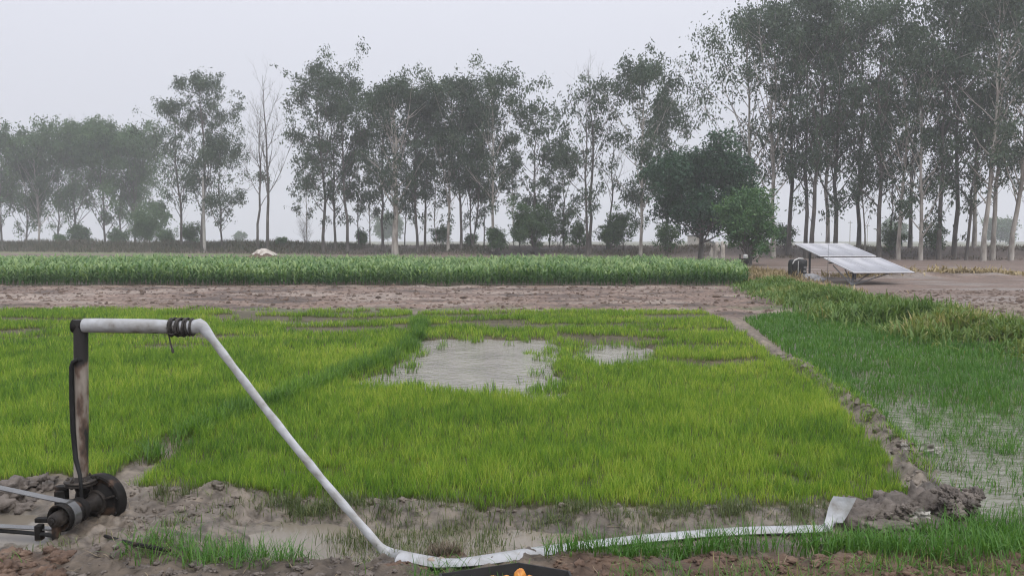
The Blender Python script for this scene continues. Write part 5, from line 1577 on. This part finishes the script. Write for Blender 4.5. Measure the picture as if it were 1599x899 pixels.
o = lumps_mesh('sack_heap', [((xs_ - .05, 41.0, hz(xs_, 41) + .10), (.45, .3, .32), 5, .3), ((xs_ + .35, 40.9, hz(xs_, 41) + .05), (.35, .25, .18), 6, .3)], sk)
tag(o, 'grey sack heap at the foot of the black covered cabinet', 'sacks')
b = MB()
q = V3((1293 - CX) / FPX * 40.5, 40.5, 0)
b.tube([V3(q[0], q[1], hz(q[0], q[1]) - .1), W(1293, 404, 40.6), W(1293.5, 382, 40.8)], [.012, .011, .009], 6)
tag(b.build('thin_stake', darksteel, None), 'thin upright stake standing by the solar panels', 'stake')

# ------------------------------------------------------------------ things far away
white = surf_mat('whitewash', [(0.3, (0.26, 0.22, 0.18)), (0.6, (0.5, 0.46, 0.41))], 3, 4, 0.8)
def gx_(px, d): return (px - CX) / FPX * d
d = 78; x_ = gx_(1128.5, d); z_ = hz(x_, d)
b = MB(); b.tube([V3(x_, d, z_ - .1), V3(x_ + .02, d, z_ + 1.2), V3(x_ - .03, d, z_ + 1.95), V3(x_ - .1, d, z_ + 2.1)], [.22, .2, .2, .1], 10)
tag(b.build('boundary_post', white, None), 'whitewashed post behind the maize left of the green bushy tree', 'post')
d = 80; x_ = gx_(1116, d); z_ = hz(x_, d)
it = [((x_, d, z_ + .5), (.34, .3, .9), 9, .45), ((x_ - .35, d, z_ + .5), (.2, .2, .8), 10, .4), ((x_ + .15, d - .1, z_ + 1.3), (.3, .25, .6), 11, .4)]
tag(lumps_mesh('tree_stump', it, bark_pale), 'pale broken tree stump left of the whitewashed post', 'stump')
d = 66; x_ = gx_(1160, d); z_ = hz(x_, d)
en = empty('pump_housing', (x_, d, z_)); tag(en, 'dark engine with a pale cap at the foot of the green bushy tree', 'engine')
b = MB(); q = V3(x_, d, z_)
b.box(q + V3(0, 0, .35), (.7, .5, .6)); b.lathe(q + V3(.1, -.28, .4), (0, -1, 0), [(0, .3), (.08, .3), (.1, .26), (.1, .05)], 20); b.tube([q + V3(-.25, 0, .6), q + V3(-.25, 0, 1.0)], .06, 10)
b.build('engine_block', iron, en)
b = MB(); b.lathe(q + V3(.22, 0, .66), (0, 0, 1), [(0, .18), (.1, .2), (.28, .19), (.34, .12)], 16); b.build('cap', pale_tarp, en)
# heap covered with a white sheet
d = 92; x_ = gx_(413, d); z_ = hz(x_, d)
n_, m_ = 44, 16
gx2, gy2 = np.meshgrid(np.linspace(-1, 1, n_), np.linspace(-1, 1, m_), indexing='ij')
hh = np.clip(1 - np.abs(gx2) ** 1.7, 0, 1) * np.clip(1 - np.abs(gy2) ** 2, 0, 1) ** 0.6
hh = hh * (1 + 0.25 * fbm(gx2 * 3, gy2 * 3, 7, 3)) * 1.15
hp = empty('covered_heap', (x_, d, z_)); tag(hp, 'low earth heap under a white plastic sheet behind the maize', 'heap')
Vh = np.stack([x_ + gx2 * 2.2, d + gy2 * 1.3, z_ + hh - 0.08], -1).reshape(-1, 3)
i = np.arange(n_ * m_).reshape(n_, m_)
Fh = np.stack([i[:-1, :-1], i[1:, :-1], i[1:, 1:], i[:-1, 1:]], -1)
mesh_np('earth', Vh, Fh.reshape(-1, 4), None, earth, hp, smooth=True)
keep = (hh[:-1, :-1] + 0.22 * fbm(gx2[:-1, :-1] * 4, gy2[:-1, :-1] * 3, 12, 2) > 0.50)
Vs = Vh + np.array([0, -0.02, 0.035]) + np.stack([0 * gx2, 0 * gx2, 0.05 * fbm(gx2 * 7, gy2 * 5, 9, 2)], -1).reshape(-1, 3)
mesh_np('white_sheet', Vs, Fh[keep].reshape(-1, 4), None, white, hp, smooth=True)
# concrete pole, thin far poles, far shed
conc = surf_mat('concrete', [(0.3, (0.30, 0.28, 0.26)), (0.7, (0.44, 0.42, 0.39))], 2, 4, 0.85)
d = 126; x_ = gx_(320, d); z_ = hz(x_, d)
pe = empty('electric_pole', (x_, d, z_)); tag(pe, 'pale concrete pole in front of the tall narrow eucalyptus', 'pole')
zt = W(320, 276, d)[2]
b = MB(); b.tube([V3(x_, d, z_ - .1), V3(x_, d, zt)], [.28, .17], 8); b.build('shaft', conc, pe)
b = MB(); b.box(V3(x_, d - .2, zt - .4), (1.6, .12, .12)); b.build('crossarm', darksteel, pe)
for k in (-.7, 0, .7):
    b = MB(); b.lathe(V3(x_ + k, d - .2, zt - .32), (0, 0, 1), [(0, .05), (.06, .09), (.12, .06), (.2, .08), (.25, .04)], 10); b.build('insulator', white, pe)
for px, top, d, lab in ((1326, 345, 240, 'thin hazy pole far behind the solar panels, left of two'), (1353, 350, 250, 'thin hazy pole far behind the solar panels, right of two')):
    x_ = gx_(px, d); zt = W(px, top, d)[2]
    pe = empty('far_pole', (x_, d, 0)); tag(pe, lab, 'pole')
    b = MB(); b.tube([V3(x_, d, -.1), V3(x_, d, zt)], [.16, .11], 8); b.build('shaft', conc, pe)
    b = MB(); b.box(V3(x_, d, zt - .5), (1.4, .14, .14)); b.build('crossarm', darksteel, pe)
d = 190
shd = empty('shed', (gx_(1108, d), d, 0)); tag(shd, 'hazy pale shed with a sloping roof behind the dark round tree', 'shed')
b = MB()
xl, xr = gx_(1086, d), gx_(1124, d); zl, zr2 = W(1092, 369, d)[2], W(1122, 384, d)[2]
b.add([(xl, d, 0), (xr, d, 0), (xr, d, zr2), (xl, d, zl), (xl, d + 9, 0), (xr, d + 9, 0), (xr, d + 9, zr2), (xl, d + 9, zl)], [(0, 1, 2, 3), (5, 4, 7, 6), (1, 5, 6, 2), (4, 0, 3, 7), (3, 2, 6, 7)])
b.build('wall', white, shd, False)
b = MB()
sl_ = V3(xr - xl, 0, zr2 - zl)
b.box(V3((xl + xr) / 2, d + 4.5, (zl + zr2) / 2 + .22), (np.linalg.norm(sl_) * 1.1, 10.4, .2), sl_, (0, 1, 0), np.cross(sl_, V3(0, 1, 0)))
b.build('roof', steel, shd, False)
